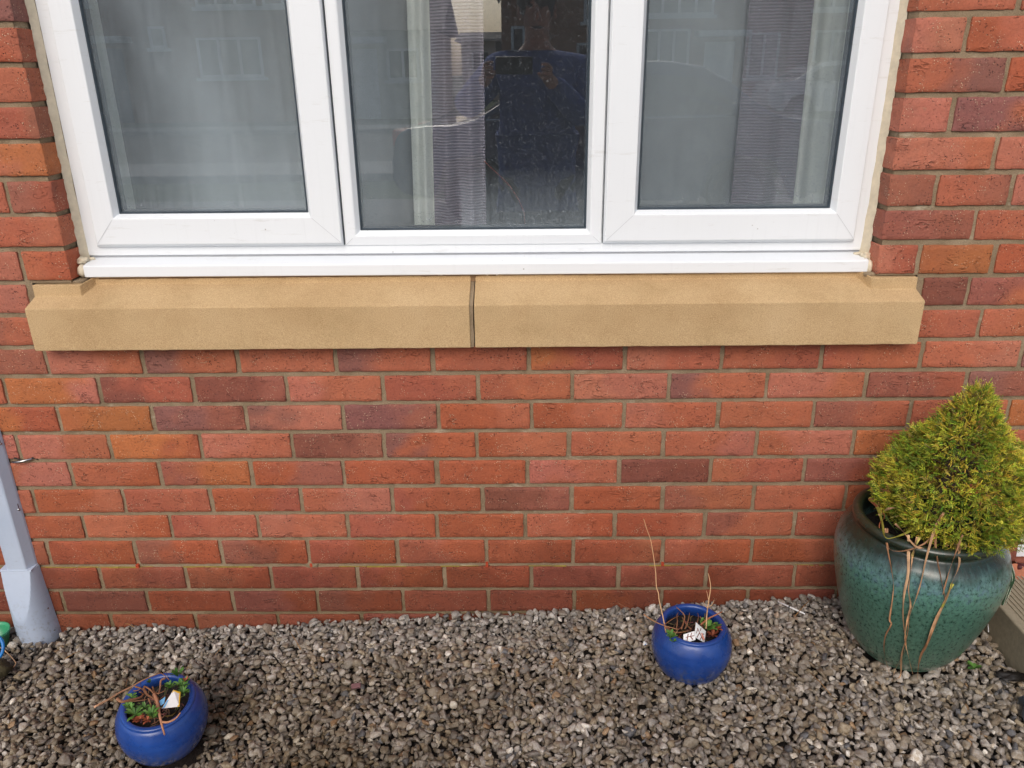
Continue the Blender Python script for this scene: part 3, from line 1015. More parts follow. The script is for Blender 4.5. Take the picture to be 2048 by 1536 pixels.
for k in range(-22, 13):
    offs = 0.0 if k % 2 == 0 else -0.112
    base_j = PERP.get(k)
    if k >= 0 and base_j:
        segs = [(XL, XR)]
    elif k >= 0:
        base_j = [offs + 0.0]
        segs = [(XL, XR)]
    elif k in (-1, -2):
        segs = [(XL, 0.003), (1.998, XR)]
    elif k >= -16:
        segs = [(XL, RX0), (RX1, XR)]
    else:
        segs = [(XL, XR)]
    for si, (xa, xb) in enumerate(segs):
        if len(segs) == 1:
            js = base_j or [offs]
        elif si == 0:
            js = [j for j in (base_j or []) if j < 1] or [RX0 + 0.005 - (0.1125 if k % 2 else 0.225)]
            if k in (-4, -6, -8, -10):
                js = [RX0 - 0.225 + 0.005]
        else:
            js = [j for j in (base_j or []) if j > 1] or [RX1 + (0.105 if k % 2 else 0.215)]
        full = course(k, xa, xb, js)
        j0 = js[0]
        first = min(range(len(full)), key=lambda i: abs(full[i] - j0))
        if len(segs) == 2 and si == 0:
            full = [j for j in full if j < xb - 0.02] + [xb + (0.005 if k < -2 else 0)]
        if len(segs) == 2 and si == 1:
            full = [xa - (0.005 if k < -2 else 0)] + [j for j in full if j > xa + 0.02]
        if full[-1] > XR:
            full = [j for j in full if j < XR - 0.03] + [XR + 0.005]
        for i in range(len(full) - 1):
            a, b_ = full[i] + 0.0053, full[i + 1] - 0.0053
            a += random.uniform(-.0012, .0012) * (full[i] not in (xa,))
            b_ += random.uniform(-.0012, .0012)
            if b_ < xa + 0.01 or a > xb:
                continue
            ld = rd = 0.022
            if len(segs) == 2 and k < -2:
                if si == 0 and i == len(full) - 2:
                    b_ = RX0
                    rd = 0.104
                if si == 1 and i == 0:
                    a = RX1
                    ld = 0.104
            if full[i + 1] >= XR:
                b_ = XR
                rd = 0.104
            key = None
            if len(segs) == 1:
                ii = i - first + (-1 if (k % 2 == 1 and False) else 0)
                key = (k, ii if k % 2 == 0 else ii)
            t = TINT.get(key) if key else None
            if t is None:
                t = (random.choice(['r', 'r', 's', 'r2', 'p', 'm', 'u', 'o', 'r']), random.choice(['r', 's', 'r2', 'p', 'r', 'm']))
            if k == -2 and si == 1 and i == 0:
                t = ('d', 'd')
            if k == -3 and si == 1 and i == 1:
                t = ('b', 'b')
            if k == -4 and si == 1 and i == 0:
                t = ('m', 'm')
            zz = [bedz(k + 1, a) + 0.0056, bedz(k + 1, b_) + 0.0056, bedz(k, a) - 0.0056, bedz(k, b_) - 0.0056]
            dz = random.uniform(-.0008, .0008)
            brick(a, b_, zz[0] + dz, zz[1] + dz, zz[2] + dz, zz[3] + dz,
                  (jitter(BC[t[0]]), jitter(BC[t[1]]), True if k in (1, 2) and False else bool(random.getrandbits(1)) if key is None else True),
                  random.uniform(-.0012, .0012), ld, rd, random.uniform(0, 50))

me = bpy.data.meshes.new("wall")
me.from_pydata([tuple(v) for v in bv], [], bf)
me.polygons.foreach_set("use_smooth", [True] * len(me.polygons))
a = me.color_attributes.new("col", 'FLOAT_COLOR', 'POINT')
arr = np.ones((len(bv), 4), np.float32)
arr[:, :3] = np.array(bc)
a.data.foreach_set("color", arr.ravel())
me.update()
wall = link("wall", me, M['brick'])
autosmooth(wall, 50)
hpart(wall)


def grid_sheet(x0, x1, z0, z1, yf, step=0.012):
    nx_ = max(2, int((x1 - x0) / step))
    nz_ = max(2, int((z1 - z0) / step))
    vs, fs = [], []
    for j in range(nz_ + 1):
        for i in range(nx_ + 1):
            x = x0 + (x1 - x0) * i / nx_
            z = z0 + (z1 - z0) * j / nz_
            vs.append((x, yf + 0.0012 * n3(x, 1, z, 35), z))
    for j in range(nz_):
        for i in range(nx_):
            q = j * (nx_ + 1) + i
            fs.append((q, q + 1, q + nx_ + 2, q + nx_ + 1))
    return vs, fs


mo = MB()
Zb, Zt = bedz(13, 1), bedz(-22, 1)
YM = 0.0046
for (x0, x1, z0, z1) in ((XL, XR - 0.004, Zb, ZS + 0.0), (XL, 0.0125, ZS, ZS + 0.149), (1.9875, XR - 0.004, ZS, ZS + 0.149),
                         (XL, RX0 - 0.005, ZS + 0.149, ZS + WTOP), (RX1 + 0.005, XR - 0.004, ZS + 0.149, ZS + WTOP), (XL, XR - 0.004, ZS + WTOP, Zt)):
    mo.add(*grid_sheet(x0, x1, z0, z1, YM))
# the mortar seen on the returns of the reveal and at the wall's right end
mo.box(RX0 - 0.02, RX0 - 0.004, YM + 0.002, 0.104, ZS + 0.149, ZS + WTOP)
mo.box(RX1 + 0.004, RX1 + 0.02, YM + 0.002, 0.104, ZS + 0.149, ZS + WTOP)
mo.box(XR - 0.02, XR - 0.005, YM + 0.002, 0.104, Zb, Zt)
# bedding under the jambs beside the sill and in the sill's middle joint
mo.box(0.085, 0.1265, 0.0075, 0.10, ZS + 0.1455, ZS + 0.153)
mo.box(1.8735, 1.915, 0.0075, 0.10, ZS + 0.1455, ZS + 0.153)
hpart(mo.build("mortar", M['mortar'], None, True))

# inner leaf, floor, ceiling and the room behind
ro = MB()
ROOMY = 0.30
for (x0, x1, z0, z1) in ((-1.7, 0.135, -0.1, 2.5), (1.868, 3.6, -0.1, 2.5), (0.135, 1.868, -0.1, ZS + 0.185), (0.135, 1.868, ZS + WTOP, 2.5)):
    ro.box(x0, x1, 0.105, ROOMY, z0, z1)
hpart(ro.build("inner_wall", M['reveal']))
ro = MB()
ro.box(-1.7, 3.6, 4.2, 4.3, 0, 2.5)
ro.box(-1.8, -1.7, 0.02, 4.3, 0, 2.5)
ro.box(3.6, 3.7, 0.02, 4.3, 0, 2.5)
ro.box(-1.8, 3.7, 0.02, 4.3, 2.5, 2.6)
ro.box(-1.8, 3.7, 0.30, 4.3, -0.1, 0.0)
hpart(ro.build("room", M['room']))
ro = MB()
ro.box(0.137, 1.866, 0.115, ROOMY + 0.03, ZS + 0.186, ZS + 0.204)
hpart(ro.build("inner_sill", M['upvc']))
# upper floor of the house front, plain roof edge
up = MB()
up.box(-1.8, 3.7, 0.03, 0.3, Zt - 0.01, 5.2)
up.box(-1.8, -1.7, 0.01, 0.3, -0.1, 5.2)
hpart(up.build("upper_wall", M['house_a']))
rf = MB()
rf.add([Vector((-2.0, -0.35, 5.1)), Vector((3.9, -0.35, 5.1)), Vector((3.9, 3.5, 7.2)), Vector((-2.0, 3.5, 7.2)),
        Vector((-2.0, -0.35, 5.2)), Vector((3.9, -0.35, 5.2)), Vector((3.9, 3.5, 7.3)), Vector((-2.0, 3.5, 7.3))],
       [(0, 3, 2, 1), (4, 5, 6, 7), (0, 1, 5, 4), (1, 2, 6, 5), (2, 3, 7, 6), (3, 0, 4, 7)])
hpart(rf.build("roof", M['tiles']))

zz_ = lambda z: z + ZS
# ------------------------------------------------------------------ stone sill in two lengths
def sill_stone(x0, x1, left_end):
    S = {'mid': [(.10, .003), (-.0445, .0035), (-.0455, .103), (.030, .1375), (.0335, .1575), (.10, .1575)],
         'stool': [(.10, .003), (-.0445, .0035), (-.0455, .103), (-.0075, .1205), (-.0065, .1465), (.10, .1465)]}
    if left_end:
        secs = [(x0, 'stool'), (0.125, 'stool'), (0.143, 'mid'), (x1, 'mid')]
    else:
        secs = [(x0, 'mid'), (1.866, 'mid'), (1.884, 'stool'), (x1, 'stool')]
    # subdivide so that the edges can be slightly uneven
    out = []
    for i in range(len(secs) - 1):
        (xa, ka), (xb, kb) = secs[i], secs[i + 1]
        n = max(1, int((xb - xa) / 0.02))
        for t in range(n):
            u = t / n
            out.append((xa + (xb - xa) * u, [((1 - u) * p[0] + u * q[0], (1 - u) * p[1] + u * q[1]) for p, q in zip(S[ka], S[kb])]))
    out.append((secs[-1][0], S[secs[-1][1]]))
    vs, fs = [], []
    for x, sec in out:
        for i, (y, z) in enumerate(sec):
            e = 0.0012 if i in (1, 2) else 0.0005
            xx = x
            if i in (4, 3) and (x < 0.02 or x > 1.98):
                xx = x + (0.005 if x < 1 else -0.005)
            vs.append((xx, y + e * n3(x, i, 0, 60), z + e * n3(x, i, 5, 60) + ZS))
    P = 6
    for s in range(len(out) - 1):
        for i in range(P):
            i2 = (i + 1) % P
            fs.append((s * P + i, (s + 1) * P + i, (s + 1) * P + i2, s * P + i2))
    fs.append(tuple(range(P)))
    fs.append(tuple((len(out) - 1) * P + i for i in range(P))[::-1])
    o = obj("stone_sill", vs, fs, M['stone'])
    bm = bmesh.new()
    bm.from_mesh(o.data)
    bmesh.ops.recalc_face_normals(bm, faces=bm.faces)
    bm.to_mesh(o.data)
    bm.free()
    bevel(o, 0.0022, 2, 15)
    return hpart(o)


sill_stone(0.0125, 0.9985, True)
sill_stone(1.0085, 1.9895, False)
us_ = MB()  # dirty bedding strip; its brown also paints in the shade under the cill
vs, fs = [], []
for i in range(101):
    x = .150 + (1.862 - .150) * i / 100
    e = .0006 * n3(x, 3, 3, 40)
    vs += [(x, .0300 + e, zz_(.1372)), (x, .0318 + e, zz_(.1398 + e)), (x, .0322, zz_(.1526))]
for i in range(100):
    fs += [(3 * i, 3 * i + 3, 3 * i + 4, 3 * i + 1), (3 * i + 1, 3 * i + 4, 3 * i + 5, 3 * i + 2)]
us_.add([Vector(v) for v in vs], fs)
hpart(us_.build("bedding_mortar_shade", mat_plain("brown_bedding_shade", srgb(122, 94, 66), .9, 60, .22, .6, .002), None, True))
# mortar in the joint between the two lengths, with the open crack on its right
j = MB()
prof = [(-.0405, .004), (-.0415, .100), (.031, .134), (.0335, .154)]
vs, fs = [], []
for i, (y, z) in enumerate([(-.0405, .004), (-.041, .03), (-.0405, .06), (-.041, .1), (-.01, .1145), (.031, .134), (.0345, .156)]):
    w = 0.0004 * math.sin(i * 2.1)
    vs += [(0.9985, y, z + ZS), (1.0070 + w - (0.0008 if i < 5 else 0), y, z + ZS)]
for i in range(6):
    fs.append((2 * i, 2 * i + 1, 2 * i + 3, 2 * i + 2))
j.add([Vector(v) for v in vs], fs)
hpart(j.build("joint_mortar", M['mortar']))

# ------------------------------------------------------------------ window
win = empty("window", (1.0, 0.066, ZS + 0.2))
win["label"] = "white three-light plastic window with misted panes"
hpart(win)
WR = Matrix.Translation((-1.0, -0.066, -(ZS + 0.2)))


def wpart(o, parent=None):
    if parent is None:
        o.parent = win
        o.matrix_parent_inverse = WR
    else:
        o.parent = parent
    return o


TZ = ZS + WTOP


def zz(z):
    return z + ZS


# outer frame with rails, and the fixed light's inner moulding
fr = MB()
r = ring([(.119, 1.886, zz(.193), TZ, .110), (.119, 1.886, zz(.193), TZ, .0675), (.1205, 1.8845, zz(.1945), TZ, .065),
          (.160, 1.848, zz(.235), TZ - .045, .065), (.160, 1.848, zz(.235), TZ - .045, .100)])
fr.add(r.v, r.f)
r = ring([(.7135, 1.2945, zz(.2125), TZ - .006, .0652), (.7145, 1.2935, zz(.2137), TZ - .008, .0620), (.7365, 1.2705, zz(.2345), TZ - .030, .0602),
          (.7400, 1.2670, zz(.2370), TZ - .033, .0615), (.7485, 1.2595, zz(.2455), TZ - .042, .0755), (.7485, 1.2595, zz(.2455), TZ - .042, .100)])
fr.add(r.v, r.f)
fr.box(.690, .7130, .0645, .1098, zz(.2), TZ - .02)
fr.box(1.2950, 1.318, .0645, .1098, zz(.2), TZ - .02)
frame = bevel(fr.build("frame", M['upvc']), 0.0008, 1, 20)
wpart(frame)
# groove between the frame and the projecting cill, its shade painted as grey
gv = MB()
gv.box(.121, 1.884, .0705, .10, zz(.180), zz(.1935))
wpart(gv.build("frame_groove_shade", M['upvc_groove_shade']))

# opening sashes
def sash(xo0, xo1, xi0, xi1):
    r = ring([(xo0 - .004, xo1 + .002, zz(.2135), TZ - .010, .0662), (xo0 - .003, xo1 + .001, zz(.2150), TZ - .012, .0585),
              (xo0 + .001, xo1 - .002, zz(.2215), TZ - .018, .0505), (xo0 + .003, xo1 - .004, zz(.2235), TZ - .020, .0500),
              (xi0, xi1, zz(.2790), TZ - .075, .0497), (xi0 + .0015, xi1 - .0015, zz(.2805), TZ - .0765, .0505),
              (xi0 + .0095, xi1 - .0095, zz(.2880), TZ - .0845, .0680), (xi0 + .0095, xi1 - .0095, zz(.2880), TZ - .0845, .10)])
    o = bevel(r.build("sash", M['upvc']), 0.0007, 1, 20)
    wpart(o)
    return o


sash(.151, .710, .1995, .6450)
sash(1.3000, 1.857, 1.3625, 1.8080)
# hairline mitres at the corners: thin proud-less strips of weld flash
def mitre(p, q, y, w=0.0007):
    d = (Vector((q[0], 0, q[1])) - Vector((p[0], 0, p[1]))).normalized()
    n = Vector((-d.z, 0, d.x)) * w
    P, Q = Vector((p[0], y, zz(p[1]))), Vector((q[0], y, zz(q[1])))
    return [P - n, Q - n, Q + n, P + n]


mt = MB()
for p, q, y in (((.155, .2245), (.1985, .2780), .0492), ((.7055, .2245), (.6465, .2780), .0492), ((1.3045, .2245), (1.3612, .2780), .0492),
                ((1.8525, .2245), (1.8095, .2780), .0492), ((.7155, .2147), (.7360, .2338), .0606), ((1.2925, .2147), (1.2712, .2338), .0606)):
    mt = MB()
    mt.add(mitre(p, q, y, .0005), [(0, 1, 2, 3)])
    wpart(mt.build("mitre_joint", M['weld']))

# black gaskets round the glass and in the sash rebate
def gasket(x0, x1, z0, z1, y, w=.0042):
    r = ring([(x0 - .001, x1 + .001, z0 - .001, z1 + .001, y - .0005), (x0 + w * .5, x1 - w * .5, z0 + w * .5, z1 - w * .5, y - .0012), (x0 + w, x1 - w, z0 + w, z1 - w, y + .002), (x0 + w, x1 - w, z0 + w, z1 - w, y + .02)])
    return wpart(r.build("gasket", M['gasket']))


LP = (.2090, .6355, zz(.2880), TZ - .0845)
FP = (.7485, 1.2595, zz(.2455), TZ - .042)
RP = (1.3720, 1.7985, zz(.2880), TZ - .0845)
gasket(*LP, .0680)
gasket(*FP, .0755)
gasket(*RP, .0680)
for xa_, xb_ in ((.7122, .7132), (1.2956, 1.2966)):
    gb = MB()
    gb.box(xa_, xb_, .0585, .0655, zz(.216), TZ - .03)
    wpart(gb.build("gasket", M['gasket']))


# panes: outer and inner sheet of each sealed unit, spacer bar between them
def fog_mask(x, z):
    """how misted the middle pane is: thick on the left, wiped clear where drops have run, 1 at the reveal"""
    m = 2.0 - 1.65 * min(1, max(0, (x - 0.76) / 0.12))
    for tx, z0, z1, w in ((1.043, .25, .365, .0035), (1.012, .25, .30, .003), (1.066, .25, .335, .003), (1.115, .25, .315, .003), (1.175, .25, .29, .003), (1.205, .25, .335, .006), (1.222, .25, .32, .004)):
        if zz(z0) < z < zz(z1) and abs(x - tx - 0.0015 * math.sin(z * 160)) < w:
            m *= 0.1
    if z < zz(.38) and x > 0.98:
        m += 1.9 * (zz(.38) - z) / .13
    return max(0.02, m)


def pane(p, y, mat, mask=False):
    x0, x1, z0, z1 = p
    if mask:
        nx_, nz_ = 150, 60
        zs = [z0 + (zz(.40) - z0) * i / nz_ for i in range(nz_ + 1)] + [z1]
        xs = [x0 + (x1 - x0) * i / nx_ for i in range(nx_ + 1)]
        vs = [(x, y, z) for z in zs for x in xs]
        fs = [(j * (nx_ + 1) + i, j * (nx_ + 1) + i + 1, (j + 1) * (nx_ + 1) + i + 1, (j + 1) * (nx_ + 1) + i) for j in range(len(zs) - 1) for i in range(nx_)]
        b0 = len(vs)
        vs += [(x0, y + .004, z0), (x1, y + .004, z0), (x1, y + .004, z1), (x0, y + .004, z1)]
        fs += [(b0, b0 + 3, b0 + 2, b0 + 1)]
        o = obj("pane", vs, fs, mat)
        at_ = o.data.attributes.new("fog", 'FLOAT', 'POINT')
        at_.data.foreach_set("value", np.array([fog_mask(v[0], v[2]) if i < b0 else 0.0 for i, v in enumerate(vs)], np.float32))
    else:
        mb = MB()
        mb.box(x0, x1, y, y + .004, z0, z1)
        o = mb.build("pane", mat)
    wpart(o)
    inn = MB()
    inn.box(x0, x1, y + .022, y + .026, z0, z1)
    i_ = inn.build("inner_glass", M['glass_inner'])
    sp_ = ring([(x0 - .001, x1 + .001, z0 - .001, z1 + .001, y + .006), (x0 + .006, x1 - .006, z0 + .006, z1 - .006, y + .006), (x0 + .006, x1 - .006, z0 + .006, z1 - .006, y + .0215)])
    s_ = sp_.build("spacer", M['gasket'])
    for q in (i_, s_):
        wpart(q)
    return o


PY = {'l': .0725, 'm': .0800, 'r': .0725}
pl = pane(LP, PY['l'], M['glass_left'])
pm = pane(FP, PY['m'], M['glass_mid'], True)
pr_ = pane(RP, PY['r'], M['glass_right'])
pl["label"] = "misted left-hand pane"


def drops(n, p, y, rmin, rmax, dens, parent):
    """small beads of water on the pane"""
    dirs = [(0, 0)] + [(math.cos(a_), math.sin(a_)) for a_ in [k * math.pi / 3 for k in range(6)]]
    V, F = [], []
    x0, x1, z0, z1 = p
    z1 = min(z1, zz(.80))
    made = 0
    while made < n:
        x, z = random.uniform(x0 + .004, x1 - .004), random.uniform(z0 + .004, z1)
        if random.random() > dens(x, z):
            continue
        r = rmin + (rmax - rmin) * random.random() ** 2.2
        if z < z0 + .04:
            r *= 1.7
        b = len(V)
        sx, sz = r * random.uniform(.8, 1.1), r * random.uniform(.9, 1.5)
        V.append((x, y - r * .55, z))
        for q, dy in ((.62, .42), (1.0, 0.0)):
            for k in range(6):
                t = k * math.pi / 3
                V.append((x + sx * q * math.cos(t), y - r * dy, z + sz * q * math.sin(t)))
        for k in range(6):
            k2 = (k + 1) % 6
            F.append((b, b + 1 + k, b + 1 + k2))
            F.append((b + 1 + k, b + 7 + k, b + 7 + k2, b + 1 + k2))
        made += 1
    o = obj("water_drops", V, F, M['drop'], None, True)
    o["kind"] = "stuff"
    return wpart(o)


drops(900, LP, PY['l'] - .0002, .0006, .0014, lambda x, z: max(0.06, 1 - (x - .2) / .2), win)
drops(6500, FP, PY['m'] - .0002, .0005, .0011, lambda x, z: min(1, 0.25 + 0.9 * max(0, (zz(.50) - z) / .25) * (1 if x > .9 else .4) + (0.25 if x > .85 else 0)) * (1 if fog_mask(x, z) > .1 else 0), win)
drops(1700, RP, PY['r'] - .0002, .0006, .0015, lambda x, z: 0.8, win)
# a few rain beads clinging to the frame and the sealant
# projecting cill
cp = [(.1095, zz(.1785)), (.0690, zz(.1885)), (.0640, zz(.1880)), (.0300, zz(.1815)), (.0235, zz(.1800)), (.0215, zz(.1780)), (.0215, zz(.1550)), (.0235, zz(.1530)), (.0270, zz(.1528)), (.0290, zz(.1545)), (.1095, zz(.1600))]
vs, fs = [], []
for x in (.1255, 1.8835):
    vs += [(x, y, z) for y, z in cp]
n = len(cp)
for i in range(n):
    i2 = (i + 1) % n
    fs.append((i, i2, n + i2, n + i))
fs += [tuple(range(n))[::-1], tuple(range(n, 2 * n))]
cill = bevel(obj("cill", vs, fs, M['upvc']), 0.0007, 2, 30)
wpart(cill)


def bead(xr, s, z0, z1):
    """a hand-run fillet of sealant down the reveal; s=+1 for the left jamb"""
    vs, fs = [], []
    N = 150
    for i in range(N + 1):
        z = z0 + (z1 - z0) * i / N
        lo = 0.0016 * n3(s, 0, z, 28) + 0.0012 * n3(s, 3, z, 90)
        hi = 0.0014 * n3(s, 7, z, 24) + 0.0007 * n3(s, 9, z, 110)
        yb = .0535 + 2.2 * lo + (0.0 if s > 0 else -.004)
        xf = .0118 + hi + 0.003 * max(0, (zz(.30) - z) / .1)
        xr_ = xr - s * .001
        vs += [(xr_, yb - .0008, z), (xr_ + s * .0025, yb, z), (xr_ + s * (.0055 + xf * .25), .0605 + lo, z), (xr_ + s * xf, .0638, z), (xr_ + s * (xf + .0012), .0662, z)]
    for i in range(N):
        for k in range(4):
            q = i * 5 + k
            fs.append((q, q + 1, q + 6, q + 5) if s > 0 else (q, q + 5, q + 6, q + 1))
    return vs, fs


sl, sr = MB(), MB()
for a_, b_ in ((bead(RX0, 1, zz(.178), TZ), sl), (bead(RX1, -1, zz(.176), TZ), sr)):
    b_.add([Vector(v) for v in a_[0]], a_[1])


def blob(mb, c, rx, ry, rz, seed, amp=0.25, n=10, m=8):
    vs, fs = [], []
    for j_ in range(m + 1):
        ph = math.pi * j_ / m
        for i_ in range(n):
            th = 2 * math.pi * i_ / n
            d = Vector((math.sin(ph) * math.cos(th), math.sin(ph) * math.sin(th), math.cos(ph)))
            q = 1 + amp * mnoise.noise(d * 2.2 + Vector((seed, seed, 0)))
            vs.append(Vector(c) + Vector((d.x * rx, d.y * ry, d.z * rz)) * q)
    for j_ in range(m):
        for i_ in range(n):
            i2 = (i_ + 1) % n
            fs.append((j_ * n + i_, (j_ + 1) * n + i_, (j_ + 1) * n + i2, j_ * n + i2))
    mb.add(vs, fs)


blob(sl, (.1165, .034, zz(.1665)), .0105, .014, .0150, 2, .2)
blob(sl, (.1165, .046, zz(.186)), .0125, .013, .0085, 5, .7, 16, 12)
blob(sl, (.1300, .057, zz(.1885)), .0090, .006, .0035, 6, .6, 12, 8)
blob(sr, (1.8885, .032, zz(.1645)), .0085, .014, .0155, 9, .2)
blob(sr, (1.8835, .046, zz(.184)), .0120, .013, .0085, 11, .7, 16, 12)
blob(sr, (1.8720, .057, zz(.1880)), .0110, .006, .0035, 13, .6, 12, 8)
for q_ in (sl, sr):
    wpart(q_.build("sealant", M['sealant'], None, True))
# old white filler smears under the cill
sm = MB()
for (x, w, h) in ((.93, .012, .0028), (.965, .012, .0016), (.995, .020, .0018), (1.035, .020, .0030), (1.058, .008, .0036), (1.10, .03, .0010), (1.17, .03, .0008), (.50, .02, .001), (.69, .024, .0012), (1.44, .02, .001)):
    sm = MB()
    blob(sm, (x, .0322, zz(.1535)), w * .6, .0016, h, x * 9, .6, 14, 6)
    wpart(sm.build("filler", M['white_plastic'], None, True))
win.rotation_euler = (0, 0.0026, 0)
win.location.z += 0.0006

# ------------------------------------------------------------------ weep vents and the damp course
for x, w, h, jut in ((0.111, .0075, .0085, .010), (0.563, .0060, .011, .002), (1.018, .0065, .013, .006), (1.469, .0070, .0075, .008)):
    v_ = MB()
    z = bedz(8, x) + .001
    v_.box(x - w / 2, x + w / 2, -jut * .35, .02, z - h / 2, z - h / 2 + .0018)
    v_.box(x - w / 2, x + w / 2, -jut * .35, .02, z + h / 2 - .0018, z + h / 2)
    v_.box(x - w / 2, x - w / 2 + .0016, -jut * .35, .02, z - h / 2 + .0018, z + h / 2 - .0018)
    v_.box(x + w / 2 - .0016, x + w / 2, -jut * .35, .02, z - h / 2 + .0018, z + h / 2 - .0018)
    v_.box(x - w / 2 + .0016, x + w / 2 - .0016, -jut * .2, .018, z - h / 2 + .0018, z + h / 2 - .0018)
    o = v_.build("weep_vent", M['orange'])
    hpart(o)
for args in (((.5625, .006, bedz(8, .56) + .001), .018, .006, .0125, 3, .6, 18, 12), ((1.012, .007, bedz(8, 1.01) + .001), .011, .004, .009, 7, .4, 14, 10),
             ((.118, .007, bedz(8, .11) + .002), .009, .004, .008, 8, .4, 14, 10)):
    mm = MB()
    blob(mm, *args)
    hpart(mm.build("mortar_dab", M['mortar'], None, True))
dp = MB()
x = -1.6
while x < 2.3:
    L = random.uniform(.02, .06)
    on = n3(x, 0, 5, 5) > 0.02 or x < .1
    if on and not (.535 < x < .585):
        z = bedz(8, x) - .0048 + .0006 * n3(x, 2, 2, 30)
        j0 = .0006 + .0012 * max(0, n3(x, 4, 4, 12)) + (.0007 if x < .3 else 0)
        dp.box(x, x + L * .96, .0005 + .003 * random.random(), .02, z - j0, z + j0 * .5)
    x += L
hpart(dp.build("damp_proof_strip", M['dpc']))

# ------------------------------------------------------------------ things on the inner sill, curtains
def curtain(name, xs_top, xs_bot, y, z0, z1, waves, amp, mat, label, group=None, lean=0.0, ph=0.0, edge=0.0):
    nx_, nz_ = 70, 24
    vs, fs = [], []
    for j_ in range(nz_ + 1):
        w = j_ / nz_
        z = z0 + (z1 - z0) * w
        a_ = xs_bot[0] + (xs_top[0] - xs_bot[0]) * w
        b_ = xs_bot[1] + (xs_top[1] - xs_bot[1]) * w
        for i_ in range(nx_ + 1):
            u = i_ / nx_
            x = a_ + (b_ - a_) * u
            yy = y + amp * math.sin(u * waves * 2 * math.pi + ph + .5 * n3(0, z, 1, 1.5)) + .3 * amp * n3(u * 4, z, 7, 1) + lean * w
            vs.append((x, yy, z))
    for j_ in range(nz_):
        for i_ in range(nx_):
            q = j_ * (nx_ + 1) + i_
            fs.append((q, q + 1, q + nx_ + 2, q + nx_ + 1))
    o = obj(name, vs, fs, mat, None, True)
    s_ = o.modifiers.new("thickness", 'SOLIDIFY')
    s_.thickness = 0.002
    tag(o, label, "curtain", group)
    return o


curtain("curtain", (.10, .870), (.09, .835), .375, .06, TZ + .1, 6, .012, M['sheer'], "pale grey curtain drawn across the left of the window behind misted glass", ph=.4)
curtain("curtain_lining", (.862, .925), (.812, .872), .345, .06, TZ + .1, 1.5, .008, M['lining'], "white curtain lining edge left of the ribbed curtain in the middle pane")
curtain("curtain", (.915, 1.032), (.865, 1.012), .335, .06, TZ + .1, 2.2, .010, M['ribbed'], "ribbed grey curtain hanging in the middle pane beside the dark gap", ph=1.0)
curtain("curtain", (1.655, 1.790), (1.642, 1.815), .335, .06, TZ + .1, 1.6, .010, M['ribbed_dark'], "ribbed dark grey curtain hanging in the right-hand pane", ph=.3)
curtain("curtain_lining", (1.775, 1.90), (1.800, 1.93), .345, .06, TZ + .1, 2, .010, M['lining'], "white curtain lining at the right edge of the right-hand pane", ph=2)
curtain("curtain", (1.30, 1.665), (1.30, 1.655), .400, .06, TZ + .1, 2, .004, M['sheer'], "pale grey blind behind the left part of the right-hand pane", ph=2)

jr = MB()
jr.lathe([(.000, .0), (.014, .0), (.016, .004), (.016, .022), (.013, .027), (.013, .030), (.0115, .030), (.0115, .004), (0, .004)], 20, (.800, .17, zz(.2042)))
tag(jr.build("glass_jar", M['glass_inner'], None, True), "tiny clear glass jar on the inner sill at the foot of the middle pane", "jar")
jr = MB()
jr.lathe([(.0, .0), (.020, .0), (.026, .008), (.028, .014), (.025, .014), (.018, .003), (0, .003)], 24, (.868, .165, zz(.2042)))
tag(jr.build("small_dish", M['ice_blue'], None, True), "small pale blue dish on the inner sill below the white lining", "dish")
cd = MB()
cd.tube([at(u, v, 1, .25) for u, v in ((968, 322), (985, 338), (1000, 352), (1020, 372), (1038, 400), (1048, 425), (1050, 448))], .0016, 6)
tag(cd.build("red_cord", M['redcord'], None, True), "thin red cord hanging inside behind the dark middle pane", "cord")

# ------------------------------------------------------------------ service duct at the left
duct = empty("cable_duct", (-.18, 0, .1))
tag(duct, "pale blue-grey plastic cable cover running down the wall into the gravel, screwed on", "cable cover")
DM = Matrix.Translation((.18, 0, -.1))


def dpart(o):
    o.parent = duct
    o.matrix_parent_inverse = DM
    return o


ch = MB()
sec = [(-.2300, -.0005), (-.2290, -.0065), (-.2120, -.0280), (-.2080, -.0305), (-.1640, -.0305), (-.1605, -.0285), (-.1500, -.0060), (-.1490, -.0005)]
vs, fs = [], []
zt, zb = 2.3, zz(-.5935)
for z in (zb, zt):
    vs += [(x, y, z) for x, y in sec]
n = len(sec)
for i in range(n - 1):
    fs.append((i, i + 1, n + i + 1, n + i))
fs.append(tuple(range(n)))
fs.append(tuple(range(n, 2 * n))[::-1])
dpart(bevel(obj("channel", vs, fs, M['duct']), .0008, 2, 25))
# boot: half-round foot cut by a slanting flat
vs, fs = [], []
NZ, NT = 44, 40
for j_ in range(NZ + 1):
    t = j_ / NZ
    z = zz(-.5965) + (-.275) * t
    hw = .0435 + .0075 * min(1, t * 1.4)
    cx = -.1895 + .003 * t
    dep = .062 + .004 * t
    cut = .0320 + .066 * t
    for i_ in range(NT + 1):
        th = math.pi * i_ / NT
        x = cx - hw * math.cos(th)
        y = -dep * (math.sin(th) ** 0.9)
        y = max(y, -cut)
        vs.append((x, y, z))
for j_ in range(NZ):
    for i_ in range(NT):
        q = j_ * (NT + 1) + i_
        fs.append((q, q + NT + 1, q + NT + 2, q + 1))
fs.append(tuple(range(NT + 1)))
boot = obj("boot", vs, fs, M['duct'])
autosmooth(boot, 14)
dpart(boot)
cl = MB()
cl.box(-.2310, -.1480, -.0322, -.001, zz(-.5985), zz(-.5930))
dpart(bevel(cl.build("collar", M['duct']), .001, 2))
